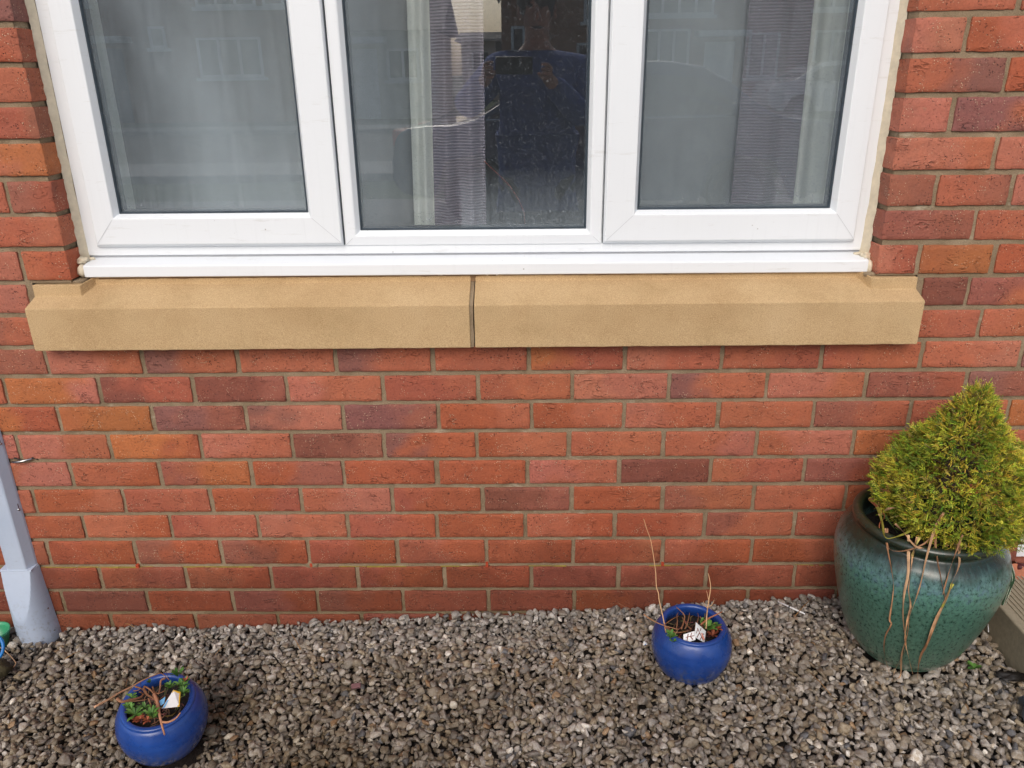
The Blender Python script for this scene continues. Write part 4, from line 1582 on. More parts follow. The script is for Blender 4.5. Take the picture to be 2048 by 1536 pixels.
for (x, y, z) in ((-.1525, -.009, zz(-.245)), (-.1525, -.009, zz(-.428)), (-.1500, -.014, zz(-.607)), (-.1440, -.018, zz(-.722)), (-.2310, -.012, zz(-.602))):
    s_ = MB()
    s_.lathe([(0, .0035), (.0022, .0030), (.0035, .0018), (.0040, 0), (.0040, -.0012), (0, -.0012)], 14)
    o = s_.build("screw", M['screw'], None, True)
    o.location = (x, y, z)
    o.rotation_euler = (rad(90), 0, rad(62) if x > -.2 else rad(-60))
    dpart(o)
    if z in (zz(-.245), zz(-.428)):
        s_ = MB()
        s_.box(x - .0016, x + .0016, y - .001, y + .003, z + .004, z + .017)
        dpart(s_.build("slot", M['maroon']))
# cable clip in the bed joint
cc = MB()
cc.tube([(-.137, -.006, zz(-.296)), (-.12, -.012, zz(-.293)), (-.105, -.010, zz(-.291)), (-.094, -.002, zz(-.2905)), (-.088, .006, zz(-.291))], .0028, 8)
tag(cc.build("cable_clip", M['screw'], None, True), "short grey wire clip in the mortar joint right of the cable cover", "clip")
cc = MB()
cc.tube([(-.133, -.003, zz(-.286)), (-.11, -.004, zz(-.2945)), (-.088, .001, zz(-.288)), (-.078, .006, zz(-.297))], .0016, 6)
tag(cc.build("cable_tie", M['black'], None, True), "thin black tie crossing the grey clip beside the cable cover", "cable tie")


# ------------------------------------------------------------------ doorstep and door at the right
st = MB()
st.box(2.238, 3.45, -1.15, -.004, zz(-.76), zz(-.612))
step = tag(bevel(st.build("doorstep", M['slab']), .004, 3), "buff concrete step slab with ribbed top beyond the green pot", "step")
rb = MB()
for i in range(60):
    x = 2.262 + i * .0115
    rb.box(x, x + .006, -1.12, -.035, zz(-.6125), zz(-.6098))
o = rb.build("tread", M['slab'])
o.parent = step
o["kind"] = "stuff"
dr = empty("door", (2.85, .05, zz(-.6)))
dr["label"] = "white plastic door beside the wall's right end"
hpart(dr)
DR = Matrix.Translation((-2.85, -.05, -zz(-.6)))


def drpart(o):
    o.parent = dr
    o.matrix_parent_inverse = DR
    return o


d_ = ring([(2.366, 3.36, zz(-.598), zz(1.48), .10), (2.366, 3.36, zz(-.598), zz(1.48), .022), (2.368, 3.358, zz(-.596), zz(1.478), .020), (2.428, 3.298, zz(-.545), zz(1.42), .020), (2.432, 3.294, zz(-.54), zz(1.416), .035)])
drpart(d_.build("frame", M['upvc']))
d_ = MB()
d_.box(2.430, 3.296, .035, .08, zz(-.542), zz(1.418))
for z0_, z1_ in ((-.42, .25), (.40, 1.28)):
    for x0_, x1_ in ((2.54, 2.82), (2.90, 3.18)):
        d_.box(x0_, x1_, .031, .0349, zz(z0_), zz(z1_))
drpart(bevel(d_.build("leaf", M['upvc']), .003, 2))
d_ = MB()
d_.tube([(2.50, .033, zz(.36)), (2.50, .005, zz(.36)), (2.50, -.005, zz(.36)), (2.60, -.006, zz(.36))], .009, 10)
drpart(d_.build("handle", M['chrome'], None, True))
d_ = MB()
d_.box(3.362, 5.5, .0, .1, -.1, 5.0)
d_.box(XR + .002, 3.362, .0, .1, zz(1.482), Zt)
d_.box(2.366, 3.362, .0, .105, -.1, zz(-.6))
hpart(d_.build("side_wall", M['house_a']))
mp = MB()
mp.tube([(2.352, -.022, zz(-.598)), (2.405, -.022, zz(-.606)), (2.50, -.024, zz(-.606))], .010, 12)
tag(mp.build("pipe", M['maroon'], None, True), "short maroon pipe lying on the step at the foot of the white door frame", "pipe")
td = MB()
td.lathe([(0, .004), (.012, .004), (.020, .009), (.022, .009), (.022, .006), (.013, .0), (0, 0)], 24)
o = td.build("saucer", M['terracotta'], None, True)
o.location = (2.348, -.035, zz(-.608))
o.rotation_euler = (rad(35), 0, 0)
tag(o, "small terracotta saucer standing on the step against the brick wall", "saucer")


# ------------------------------------------------------------------ pots
def catmull(pts, n=6):
    out = []
    P = [np.array(p, float) for p in pts]
    for i in range(len(P) - 1):
        p0, p1, p2, p3 = P[max(i - 1, 0)], P[i], P[i + 1], P[min(i + 2, len(P) - 1)]
        for k in range(n):
            u = k / n
            out.append(tuple(.5 * ((2 * p1) + (-p0 + p2) * u + (2 * p0 - 5 * p1 + 4 * p2 - p3) * u * u + (-p0 + 3 * p1 - 3 * p2 + p3) * u ** 3)))
    out.append(tuple(P[-1]))
    return out


GPROF = catmull([(0.001, .0), (.088, .0), (.102, .008), (.125, .040), (.145, .090), (.161, .145), (.1735, .200), (.1795, .242), (.1785, .272), (.169, .303), (.152, .321)], 5) + \
    catmull([(.1500, .3225), (.1465, .3265), (.1465, .332), (.1515, .340), (.1505, .349), (.142, .3545), (.132, .350), (.129, .338), (.134, .31), (.142, .26)], 4)


def wobble(o, amp=.0012, s=9):
    for v in o.data.vertices:
        q = 1 + amp / .1 * n3(v.co.x, v.co.y, v.co.z, s)
        v.co.x *= q
        v.co.y *= q


gp = empty("glazed_pot", GP)
tag(gp, "large green glazed pot with dark rim holding the small conifer, standing on the gravel", "plant pot")
b_ = MB()
b_.lathe(GPROF, 96)
o = b_.build("body", M['green_glaze'], gp, True)
wobble(o, .0009, 7)
sv = MB()
vs = []
for r_ in np.linspace(0.001, .139, 14):
    for k in range(40):
        t = 2 * math.pi * k / 40
        vs.append(Vector((r_ * math.cos(t), r_ * math.sin(t), .285 + .007 * n3(r_ * math.cos(t), r_ * math.sin(t), 1, 30))))
fs = [(j_ * 40 + k, j_ * 40 + (k + 1) % 40, (j_ + 1) * 40 + (k + 1) % 40, (j_ + 1) * 40 + k) for j_ in range(13) for k in range(40)]
sv.add(vs, fs)
sv.build("soil", M['soil'], gp, True)

BPROF = catmull([(0.001, .0), (.052, .0), (.060, .003), (.076, .022), (.088, .050), (.0925, .078), (.0895, .102), (.0810, .121), (.0755, .128)], 5) + \
    catmull([(.0750, .1295), (.0738, .1330), (.0695, .1347), (.0645, .1335), (.0618, .128), (.0635, .115), (.072, .096), (.080, .082)], 4)


def blue_pot(name_loc, rot, label):
    e = empty("blue_pot", name_loc)
    e.rotation_euler = rot
    tag(e, label, "plant pot", "round blue glazed pots on the gravel")
    b = MB()
    pr = [(r_ - (.0009 if abs(z_ - .0985) < .0016 else 0), z_) for r_, z_ in BPROF]
    b.lathe(pr, 72)
    o = b.build("body", M['blue_glaze'], e, True)
    wobble(o, .0007, 14)
    s = MB()
    vs = []
    for r_ in np.linspace(0.001, .0715, 11):
        for k in range(30):
            t = 2 * math.pi * k / 30
            vs.append(Vector((r_ * math.cos(t), r_ * math.sin(t), .103 + .006 * n3(r_ * math.cos(t), r_ * math.sin(t), rot[0] * 9, 45))))
    fs = [(j_ * 30 + k, j_ * 30 + (k + 1) % 30, (j_ + 1) * 30 + (k + 1) % 30, (j_ + 1) * 30 + k) for j_ in range(10) for k in range(30)]
    s.add(vs, fs)
    s.build("soil", M['soil'], e, True)
    return e


blue_pot(BL, (.1367, .0386, 0), "blue glazed pot tilted in the gravel at the lower left, with green rosettes")
blue_pot(BR, (0.01, 0, .4), "upright blue glazed pot near the wall with tall dead stems and white tags")


# ------------------------------------------------------------------ conifer
def conifer():
    root = empty("conifer", (2.035, -.185, zz(-.43)))
    tag(root, "small golden green conifer bush growing in the large green pot", "shrub")
    RM = Matrix.Translation((-2.035, .185, -zz(-.43)))
    cx, cy, zb, zt = 2.060, -.188, zz(-.368), zz(-.050)
    t = MB()
    t.tube([(2.02, -.185, zz(-.435)), (2.025, -.186, zz(-.33)), (2.036, -.188, zz(-.20)), (2.042, -.188, zz(-.08))], [.013, .011, .007, .003], 8)
    for _ in range(40):
        h = random.uniform(.02, .85)
        z = zb + (zt - zb) * h
        a_ = random.uniform(0, 6.283)
        R_ = prof_r(h) * .72
        t.tube([(cx, cy, z - .02), (cx + R_ * .5 * math.cos(a_), cy + R_ * .5 * math.sin(a_), z + .005), (cx + R_ * math.cos(a_), cy + R_ * math.sin(a_), z + .03)], [.003, .002, .001], 5)
    o = t.build("trunk", M['bark'])
    o.parent = root
    o.matrix_parent_inverse = RM
    V, F, C = [], [], []

    def leaflet(p, d, L, w, col):
        """one scale-leaved twig: a thin four-sided spindle"""
        d = d.normalized()
        s1 = d.cross(Vector((.3, .2, 1))).normalized()
        s2 = d.cross(s1)
        b = len(V)
        V.append(p)
        m = p + d * L * .55
        for q in (s1, s2, -s1, -s2):
            V.append(m + q * w)
        V.append(p + d * L)
        for k in range(4):
            k2 = (k + 1) % 4
            F.append((b, b + 1 + k2, b + 1 + k))
            F.append((b + 5, b + 1 + k, b + 1 + k2))
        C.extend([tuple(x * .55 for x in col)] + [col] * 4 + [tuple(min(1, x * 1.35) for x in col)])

    pal = [srgb(176, 168, 56), srgb(158, 156, 50), srgb(196, 186, 74), srgb(124, 132, 40), srgb(100, 120, 40), srgb(154, 148, 50)]
    tan = [srgb(168, 148, 92), srgb(120, 92, 56), srgb(92, 70, 44)]
    for i in range(8200):
        h = random.random()
        while random.random() > (prof_r(h) + .02) / .17:
            h = random.random()
        a_ = random.uniform(0, 2 * math.pi)
        rr = prof_r(h)
        lump = 1 + .16 * n3(math.cos(a_) * 1.4, math.sin(a_) * 1.4, h * 3.2, 1.7)
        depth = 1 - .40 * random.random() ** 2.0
        r_ = rr * lump * depth
        p = Vector((cx + r_ * math.cos(a_), cy + r_ * math.sin(a_), zb + (zt - zb) * h + random.gauss(0, .006)))
        if h > .93:
            p.x += .004
        out = Vector((math.cos(a_), math.sin(a_), .0))
        d = (out * random.uniform(.5, 1.1) + Vector((0, 0, random.uniform(-.15, 1.0))) + Vector((random.gauss(0, .35), random.gauss(0, .35), random.gauss(0, .2)))).normalized()
        if h > .8:
            d = (d + Vector((0, 0, .9))).normalized()
        c = random.choice(pal)
        patch = n3(p.x, p.y, p.z, 14)
        if patch > .25:
            c = random.choice(pal[3:5])
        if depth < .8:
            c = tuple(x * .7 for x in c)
        if random.random() < (.035 + (.20 if patch < -.34 else 0)):
            c = tuple(x * .7 for x in random.choice(tan))
        c = tuple(x * random.uniform(1.0, 1.5) for x in c)
        L = random.uniform(.013, .023)
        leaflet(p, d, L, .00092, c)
        side = d.cross(Vector((random.gauss(0, 1), random.gauss(0, 1), random.gauss(0, 1)))).normalized()
        for q in range(random.randint(3, 6)):
            sgn = 1 if q % 2 else -1
            st_ = p + d * L * (.15 + .14 * q)
            leaflet(st_, d * .9 + side * sgn * random.uniform(.5, .9), L * random.uniform(.4, .65), .00085, tuple(x * random.uniform(.85, 1.15) for x in c))
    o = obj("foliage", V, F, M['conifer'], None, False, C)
    o.parent = root
    o.matrix_parent_inverse = RM


def prof_r(h):
    return float(np.interp(h, [0, .06, .16, .30, .44, .56, .66, .76, .88, .96, 1.0], [.106, .136, .150, .153, .140, .112, .078, .053, .034, .016, .005]))


conifer()


# ------------------------------------------------------------------ dry leaves draped over the green pot
def pot_r(z):
    """outside radius of the green pot at height z above its base"""
    zs = [q[1] for q in GPROF[:51]]
    rs = [q[0] for q in GPROF[:51]]
    return float(np.interp(z, zs, rs))


def drape(u, v, off=.004):
    """where the sight line through (u, v) meets foliage, pot or gravel"""
    d = CM @ np.array([(u - 1024) / FPX, -(v - 768) / FPX, -1.0])
    d = d / np.linalg.norm(d)
    t = 1.2
    while t < 3.2:
        p = CP + d * t
        rp = math.hypot(p[0] - GP.x, p[1] - GP.y)
        h = p[2] - GP.z
        if 0 <= h <= .352 and rp < pot_r(h) + off:
            return Vector(p)
        if .30 < h < .362 and rp < .150 + off:
            return Vector(p)
        hb = (p[2] - zz(-.368)) / .318
        if 0 < hb < 1 and math.hypot(p[0] - 2.060, p[1] + .188) < prof_r(hb) * 1.03:
            return Vector(p)
        if p[2] < gtop(p[0], p[1]) + .006:
            return Vector(p)
        t += .0015
    return Vector(p)


def ribbon(mb, pts, w, col, thick=.0003, twist=0.0, wfun=None):
    """a narrow dry leaf following pts"""
    pts = [Vector(p) for p in catmull([tuple(p) for p in pts], 5)]
    n = len(pts)
    vs, fs = [], []
    camv = Vector((-.35, -.85, .4))
    for i, p in enumerate(pts):
        t = (pts[min(i + 1, n - 1)] - pts[max(i - 1, 0)]).normalized()
        s_ = t.cross(camv).normalized()
        s_ = (Matrix.Rotation(twist * i / n + .5 * n3(i * .2, 1, 1, 1), 3, t) @ s_)
        nn = t.cross(s_).normalized()
        u = i / (n - 1)
        ww = w * ((wfun(u) if wfun else (min(1, 6 * (1 - u)) * (.75 + .5 * abs(n3(u * 5, w * 900, 2, 1.3))))))
        ww = max(ww, .0005)
        vs += [p - s_ * ww, p + nn * thick, p + s_ * ww, p - nn * thick]
    for i in range(n - 1):
        for k in range(4):
            k2 = (k + 1) % 4
            fs.append((i * 4 + k, i * 4 + k2, (i + 1) * 4 + k2, (i + 1) * 4 + k))
    b0 = len(mb.v)
    mb.add(vs, fs, col)
    for i in range(n):
        f_ = .75 + .7 * abs(n3(i * .35, w * 3000, 5, 1)) * 2
        for k in range(4):
            mb.c[b0 + i * 4 + k] = tuple(x * f_ * (1.0 if k in (0, 1) else .78) for x in col)


Z7 = lambda a_, b_: (1600 + a_ / 2.259, 720 + b_ / 2.259)
straw1, straw2, straw3, olive = srgb(176, 138, 104), srgb(150, 110, 80), srgb(196, 160, 124), srgb(146, 144, 62)
STR = [
    ([(385, 760), (395, 850), (410, 930), (422, 1010), (418, 1080), (405, 1170), (412, 1195), (385, 1250), (380, 1320), (400, 1400), (405, 1425)], .0017, straw2),
    ([(490, 790), (490, 880), (488, 970), (470, 1060), (465, 1150), (470, 1210), (480, 1270), (470, 1320), (430, 1400), (415, 1455)], .0025, straw3),
    ([(530, 800), (510, 880), (500, 960), (490, 1040), (500, 1110), (485, 1180), (475, 1260), (490, 1340), (510, 1420)], .0020, straw1),
    ([(650, 690), (610, 760), (570, 900), (545, 1010), (520, 1090), (495, 1160), (485, 1240), (460, 1330), (455, 1420), (440, 1440)], .0022, straw1),
    ([(640, 700), (612, 800), (620, 900), (640, 1000), (655, 1080), (630, 1150), (600, 1220), (570, 1290), (540, 1350), (530, 1440)], .0021, straw2),
    ([(715, 830), (720, 920), (690, 1000), (660, 1080), (620, 1160), (590, 1230), (560, 1310), (535, 1380)], .0024, straw1),
    ([(735, 790), (700, 880), (670, 970), (645, 1060)], .0016, straw2),
    ([(312, 622), (350, 665), (372, 740), (385, 800), (430, 800), (500, 770), (560, 715), (588, 690)], .0030, olive),
    ([(355, 700), (375, 690), (400, 672), (442, 668)], .0024, straw3),
    ([(395, 760), (400, 850), (470, 862), (560, 830), (600, 780), (640, 700)], .0016, straw2),
    ([(312, 628), (380, 700), (362, 735), (358, 760)], .0026, srgb(150, 86, 60)),
    ([(430, 740), (470, 780), (520, 840), (560, 850)], .0020, straw1),
    ([(380, 700), (410, 740), (440, 780)], .0024, srgb(70, 92, 44)),
    ([(690, 1010), (668, 1060), (640, 1120)], .0030, olive),
    ([(540, 800), (515, 860), (505, 900)], .0032, srgb(176, 160, 96)),
]
for i, (pts, w, c) in enumerate(STR):
    mb = MB()
    P = [drape(*Z7(*p), off=.004 + .0016 * (i % 4)) for p in pts]
    ribbon(mb, P, w * 1.25, tuple(min(1, x * 1.35) for x in c), twist=random.choice((-1, 1)) * random.uniform(2, 6))
    o = mb.build("dry_leaf", M['straw'], None, False, True)
    desc = ["thin brown dead leaf hanging down the left side of the pot's straws", "broad pale dead leaf trailing to the gravel under the green pot",
            "dead leaf second in the middle bunch on the green pot", "long dead leaf slanting from the bush into the middle bunch",
            "long bent dead leaf slanting down the right bunch of the green pot", "wide dead leaf in the right bunch starting below the bush",
            "short dead leaf right of the right bunch near the rim", "looped dead leaf with yellow-green tip on the pot's rim",
            "short pale curled leaf at the left edge of the conifer", "dead leaf looping along the green pot's dark rim",
            "reddish brown leaf stub poking up at the pot's left rim", "dead leaf crossing the dark rim below the conifer",
            "green blade at the left foot of the conifer", "yellowish leaf end lying on the right bunch", "pale yellow leaf base hanging just under the rim"][i]
    tag(o, desc, "dead leaf", "dead leaves draped over the green pot")

# leaf with pale stripes hanging over the right of the pot
lf = MB()
pts = [at(u, v, 1, y_) for u, v, y_ in ((1990, 1068, -.150), (2002, 1090, -.160), (2014, 1125, -.170), (2022, 1155, -.175), (2014, 1180, -.170), (2004, 1210, -.165))]
wf = lambda u: math.sin(math.pi * min(1, max(.04, u * .92 + .05))) ** .7
ribbon(lf, pts, .0085, srgb(56, 84, 60), .0012, .3, wf)
lf2 = lf.build("striped_leaf", M['vcol'], None, True, True)
tag(lf2, "dark green leaf with whitish edges hanging over the right side of the green pot", "leaf")
ed = MB()
for off in (-.5, .15, .62):
    ribbon(ed, [p + Vector((off * .011, -.0022, off * .004)) for p in pts], .0012, srgb(176, 186, 168), .0006, .3, wf)
o = ed.build("stripe", M['vcol'], lf2, True, True)


# ------------------------------------------------------------------ plants inside the blue pots
def stems(name, specs, label, cat, y0, group=None, colr=srgb(122, 84, 60), fine=None):
    mb = MB()
    for pts, r_, *rest in specs:
        c = tuple(min(1, 1.45 * q) for q in (rest[0] if rest else colr))
        P = []
        for q in pts:
            yy = y0 if len(q) == 2 else q[2]
            P.append(tuple(at(q[0], q[1], 1, yy)))
        P = catmull(P, 4)
        n = len(P)
        mb.tube(P, [r_ * (1 - .6 * i / n) for i in range(n)], 6, c)
    if fine:
        (cx_, cy_, cz_), n_ = fine
        rs = random.Random(len(label))
        for _ in range(n_):
            a_, r0 = rs.uniform(0, 6.28), .048 * rs.random() ** .6
            p = Vector((cx_ + r0 * math.cos(a_), cy_ + r0 * math.sin(a_), cz_))
            P = [tuple(p)]
            d = Vector((rs.gauss(0, 1), rs.gauss(0, 1), rs.uniform(.1, 1.1))).normalized()
            for _k in range(rs.randint(2, 4)):
                d = (d + Vector((rs.gauss(0, .45), rs.gauss(0, .45), rs.gauss(0, .35)))).normalized()
                q = Vector(P[-1]) + d * rs.uniform(.006, .014)
                if math.hypot(q.x - cx_, q.y - cy_) > .058 and q.z < cz_ + .026:
                    break
                P.append((q.x, q.y, max(q.z, cz_ + .001)))
            if len(P) > 2:
                mb.tube(P, rs.uniform(.0006, .0015), 5, tuple(x * rs.uniform(.6, 1.8) for x in (.16, .085, .045)))
    o = mb.build(name, M['straw'], None, True, True)
    tag(o, label, cat, group)
    return o


Z6 = lambda a_, b_, y_=None: (1200 + a_ / 3.414, 1000 + b_ / 3.414) + (() if y_ is None else (y_,))
Z8 = lambda a_, b_, y_=None: (180 + a_ / 6, 1280 + b_ / 6) + (() if y_ is None else (y_,))
YB = -.212
tanc = srgb(178, 142, 106)
stems("dried_plant", [
    ([Z6(450, 905, -.25), Z6(430, 800, -.24), Z6(405, 690, -.22), Z6(400, 640, -.21), Z6(385, 590, -.2), Z6(380, 490, -.18), Z6(370, 420, -.16), Z6(360, 350, -.15), Z6(345, 270, -.14), Z6(320, 200, -.13), Z6(298, 128, -.12)], .0015, tanc),
    ([Z6(360, 350, -.15), Z6(330, 300, -.14), Z6(298, 248, -.13)], .0006),
    ([Z6(322, 200, -.13), Z6(285, 160, -.12), Z6(262, 180, -.12), Z6(250, 215, -.12)], .0005),
    ([Z6(372, 420, -.16), Z6(395, 330, -.15), Z6(405, 300, -.15)], .0005),
    ([Z6(384, 590, -.2), Z6(358, 575, -.2), Z6(366, 555, -.2)], .0006),
    ([Z6(380, 490, -.18), Z6(395, 430, -.17)], .0005)],
    "tall thin dead stem rising from the left of the upright blue pot", "dried plant", YB)
stems("dried_plant", [
    ([Z6(725, 880, -.25), Z6(728, 800, -.23), Z6(735, 740, -.2), Z6(740, 700, -.19), Z6(755, 600, -.17), Z6(748, 540, -.16), Z6(738, 500, -.15)], .0018, tanc),
    ([Z6(745, 700, -.19), Z6(735, 650, -.18), Z6(726, 618, -.17)], .0009, tanc),
    ([Z6(733, 735, -.2), Z6(765, 715, -.2), Z6(780, 680, -.19)], .0009, tanc),
    ([Z6(733, 740, -.2), Z6(715, 715, -.2), Z6(705, 690, -.2)], .0009, tanc)],
    "forked pale dead stem at the right of the upright blue pot", "dried plant", YB)
stems("dead_twigs", [
    ([Z6(690, 850, -.25), Z6(740, 810, -.23), Z6(800, 780, -.22), Z6(835, 762, -.21)], .0024, srgb(140, 88, 62)),
    ([Z6(300, 782, -.26), Z6(360, 822, -.26), Z6(440, 858, -.25), Z6(540, 885, -.24)], .0016, srgb(160, 116, 84)),
    ([Z6(440, 862, -.25), Z6(520, 905, -.24), Z6(620, 890, -.23)], .0022),
    ([Z6(440, 850, -.25), Z6(500, 810, -.22), Z6(540, 790, -.2)], .0012),
    ([Z6(520, 890, -.24), Z6(528, 830, -.22), Z6(525, 790, -.2), Z6(535, 770, -.2)], .0014),
    ([Z6(555, 880, -.24), Z6(575, 820, -.21), Z6(572, 780, -.2), Z6(520, 730, -.18)], .0020),
    ([Z6(580, 880, -.24), Z6(600, 830, -.22), Z6(612, 770, -.2)], .0014),
    ([Z6(620, 880, -.24), Z6(590, 850, -.22), Z6(560, 800, -.2)], .0016),
    ([Z6(660, 860, -.24), Z6(672, 800, -.22), Z6(666, 770, -.2)], .0010),
    ([Z6(520, 975, -.27), Z6(510, 930, -.25), Z6(530, 890, -.24)], .0010, srgb(170, 136, 100)),
    ([Z6(120, 700, -.16), Z6(200, 750, -.17), Z6(255, 800, -.18)], .0006)],
    "tangle of short brown dead twigs in the middle of the upright blue pot", "twigs", YB, fine=((BR.x, BR.y, BR.z + .107), 60))
YL = -.40
stems("dead_stalk", [([Z8(50, 806, -.55), Z8(200, 725, -.53), Z8(360, 630, -.50), Z8(500, 560, -.47), Z8(620, 490, -.44), Z8(740, 435, -.41), Z8(850, 395, -.38)], .0021, srgb(188, 146, 116)),
                    ([Z8(80, 790, -.55), Z8(220, 705, -.53), Z8(380, 620, -.50)], .0009, srgb(150, 112, 84)),
                    ([Z8(850, 395, -.38), Z8(900, 430, -.38), Z8(950, 480, -.39)], .0012)],
      "long straight pale stalk lying across the tilted blue pot's left rim", "dead stalk", YL)
stems("dead_twigs", [
    ([Z8(320, 700, -.50), Z8(380, 740, -.50), Z8(450, 728, -.49), Z8(600, 690, -.46), Z8(640, 650, -.44)], .0034, srgb(146, 104, 78)),
    ([Z8(400, 740, -.49), Z8(540, 732, -.47), Z8(680, 715, -.45)], .0018, srgb(150, 110, 82)),
    ([Z8(770, 650, -.43), Z8(800, 720, -.45), Z8(820, 820, -.47), Z8(840, 920, -.495), Z8(868, 1040, -.51), Z8(895, 1138, -.515)], .0040, srgb(150, 106, 82)),
    ([Z8(860, 985, -.505), Z8(940, 985, -.51), Z8(1030, 940, -.505), Z8(1085, 870, -.495)], .0026, srgb(152, 108, 80)),
    ([Z8(900, 460, -.37), Z8(850, 490, -.38), Z8(842, 580, -.40), Z8(820, 650, -.43)], .0026, srgb(150, 108, 84)),
    ([Z8(640, 580, -.42), Z8(680, 650, -.43), Z8(740, 690, -.44), Z8(800, 720, -.45)], .0030),
    ([Z8(650, 560, -.41), Z8(700, 580, -.42), Z8(760, 640, -.43), Z8(790, 760, -.46)], .0024),
    ([Z8(700, 700, -.45), Z8(730, 780, -.46), Z8(725, 815, -.47)], .0018),
    ([Z8(540, 560, -.42), Z8(610, 580, -.42), Z8(680, 620, -.43)], .0020),
    ([Z8(520, 610, -.43), Z8(560, 608, -.43), Z8(600, 590, -.43)], .0012),
    ([Z8(750, 560, -.41), Z8(770, 620, -.42), Z8(820, 640, -.43), Z8(900, 610, -.42)], .0018)],
    "gnarled brown dead twigs sprawling over the front rim of the tilted blue pot", "twigs", YL, fine=((BL.x + .003, BL.y - .014, BL.z + .106), 60))
stems("dark_stems", [
    ([Z8(640, 780, -.46), Z8(630, 700, -.45), Z8(612, 560, -.42), Z8(605, 440, -.40), Z8(590, 350, -.38)], .0008, srgb(52, 34, 28)),
    ([Z8(1065, 780, -.45), Z8(1050, 700, -.43), Z8(1000, 600, -.41), Z8(960, 500, -.39), Z8(900, 350, -.36)], .0008, srgb(52, 34, 28)),
    ([Z8(860, 790, -.46), Z8(900, 700, -.44), Z8(950, 640, -.43)], .0008, srgb(60, 36, 28)),
    ([Z8(1030, 600, -.41), Z8(1120, 450, -.37), Z8(1170, 350, -.34)], .0007, srgb(52, 34, 28)),
    ([Z8(430, 560, -.5), Z8(440, 500, -.48), Z8(470, 440, -.46)], .0007, srgb(120, 90, 60)),
    ([Z8(1060, 360, -.35), Z8(1090, 300, -.33), Z8(1100, 260, -.32)], .0006, srgb(90, 90, 50))],
    "thin dark upright stems standing in the tilted blue pot", "stems", YL)


def rosette(c, n, L, w, cols, up=.5, seed=1):
    """a clump of small spoon-shaped leaves"""
    rs = random.Random(seed)
    mb = MB()
    for i in range(n):
        a_ = 2.4 * i + rs.uniform(-.3, .3)
        el = up + rs.uniform(-.25, .5)
        d = Vector((math.cos(a_) * math.cos(el), math.sin(a_) * math.cos(el), math.sin(el)))
        s_ = d.cross(Vector((0, 0, 1))).normalized()
        nn = s_.cross(d)
        l_ = L * rs.uniform(.7, 1.15)
        vs = []
        for t, ww, cz in ((0, .18, 0), (.3, .45, .05), (.6, 1, .07), (.85, .85, .02), (1, .2, -.06)):
            p = Vector(c) + d * l_ * t + nn * l_ * cz
            vs += [p - s_ * w * ww, p + nn * (-w * .25 * ww), p + s_ * w * ww]
        fs = []
        for k in range(4):
            fs += [(3 * k, 3 * k + 3, 3 * k + 4, 3 * k + 1), (3 * k + 1, 3 * k + 4, 3 * k + 5, 3 * k + 2)]
        cc_ = rs.choice(cols)
        f_ = rs.uniform(.75, 1.25)
        mb.add(vs, fs, tuple(x * f_ for x in cc_))
    return mb


GR = [srgb(92, 136, 58), srgb(76, 118, 48), srgb(116, 156, 80), srgb(64, 98, 42)]
REDS = [srgb(138, 70, 50), srgb(160, 88, 58), srgb(120, 60, 44)]


def weeds(clumps, label):
    mb = MB()
    for k, (p, n_, L, w, cols, up) in enumerate(clumps):
        r_ = rosette(p, int(n_ * 1.7), L * 1.1, w * .85, cols, up, k + len(label))
        b = len(mb.v)
        mb.v += r_.v
        mb.f += [tuple(i + b for i in f) for f in r_.f]
        mb.c += r_.c
    o = mb.build("weed", M['vcol'], None, True, True)
    tag(o, label, "weed", "small green weeds in the blue pots")


a8 = lambda a_, b_, y_: at(*Z8(a_, b_), 1, y_)
a6 = lambda a_, b_, y_: at(*Z6(a_, b_), 1, y_)
weeds([(a8(540, 900, -.49), 11, .019, .0036, GR, .45), (a8(500, 840, -.475), 7, .015, .003, GR, .6), (a8(450, 800, -.46), 6, .011, .003, GR, .5)],
      "green rosette at the lower left inside the tilted blue pot")
weeds([(a8(740, 900, -.49), 12, .016, .003, GR, .5), (a8(660, 830, -.475), 7, .013, .0026, GR, .6), (a8(760, 930, -.495), 7, .012, .0024, GR, .3)],
      "narrow-leaved green weed at the front inside the tilted blue pot")
weeds([(a8(1050, 440, -.37), 9, .019, .0034, GR, 1.0), (a8(960, 580, -.40), 8, .015, .003, GR, .7), (a8(1110, 560, -.39), 9, .018, .0034, GR, .5), (a8(1120, 640, -.41), 8, .014, .003, GR, .4), (a8(1150, 500, -.38), 6, .012, .003, GR + REDS, .7)],
      "leafy green weed at the upper right inside the tilted blue pot")
weeds([(a8(600, 950, -.50), 12, .010, .0024, REDS, .3), (a8(690, 960, -.50), 10, .010, .0022, REDS, .3), (a8(540, 960, -.50), 7, .008, .0022, REDS, .3)],
      "reddish dead leaf litter along the front inside the tilted blue pot")
weeds([(a8(720, 520, -.41), 5, .010, .0024, GR, .8), (a8(500, 690, -.45), 6, .012, .003, GR, .4)], "tiny green sprouts at the back inside the tilted blue pot")
weeds([(a6(735, 890, -.245), 9, .024, .0042, GR, .75), (a6(760, 880, -.235), 7, .022, .0045, GR, .6), (a6(690, 850, -.23), 4, .016, .0035, GR, .9)],
      "lance-leaved green weed at the right inside the upright blue pot")
weeds([(a6(480, 945, -.27), 5, .018, .004, GR, .9), (a6(500, 970, -.275), 4, .012, .003, GR, .5)], "single small green shoot at the front left inside the upright blue pot")
weeds([(a6(770, 925, -.25), 8, .014, .0034, REDS, .4), (a6(800, 880, -.235), 6, .013, .003, REDS, .5)], "reddish leaves under the green weed in the upright blue pot")


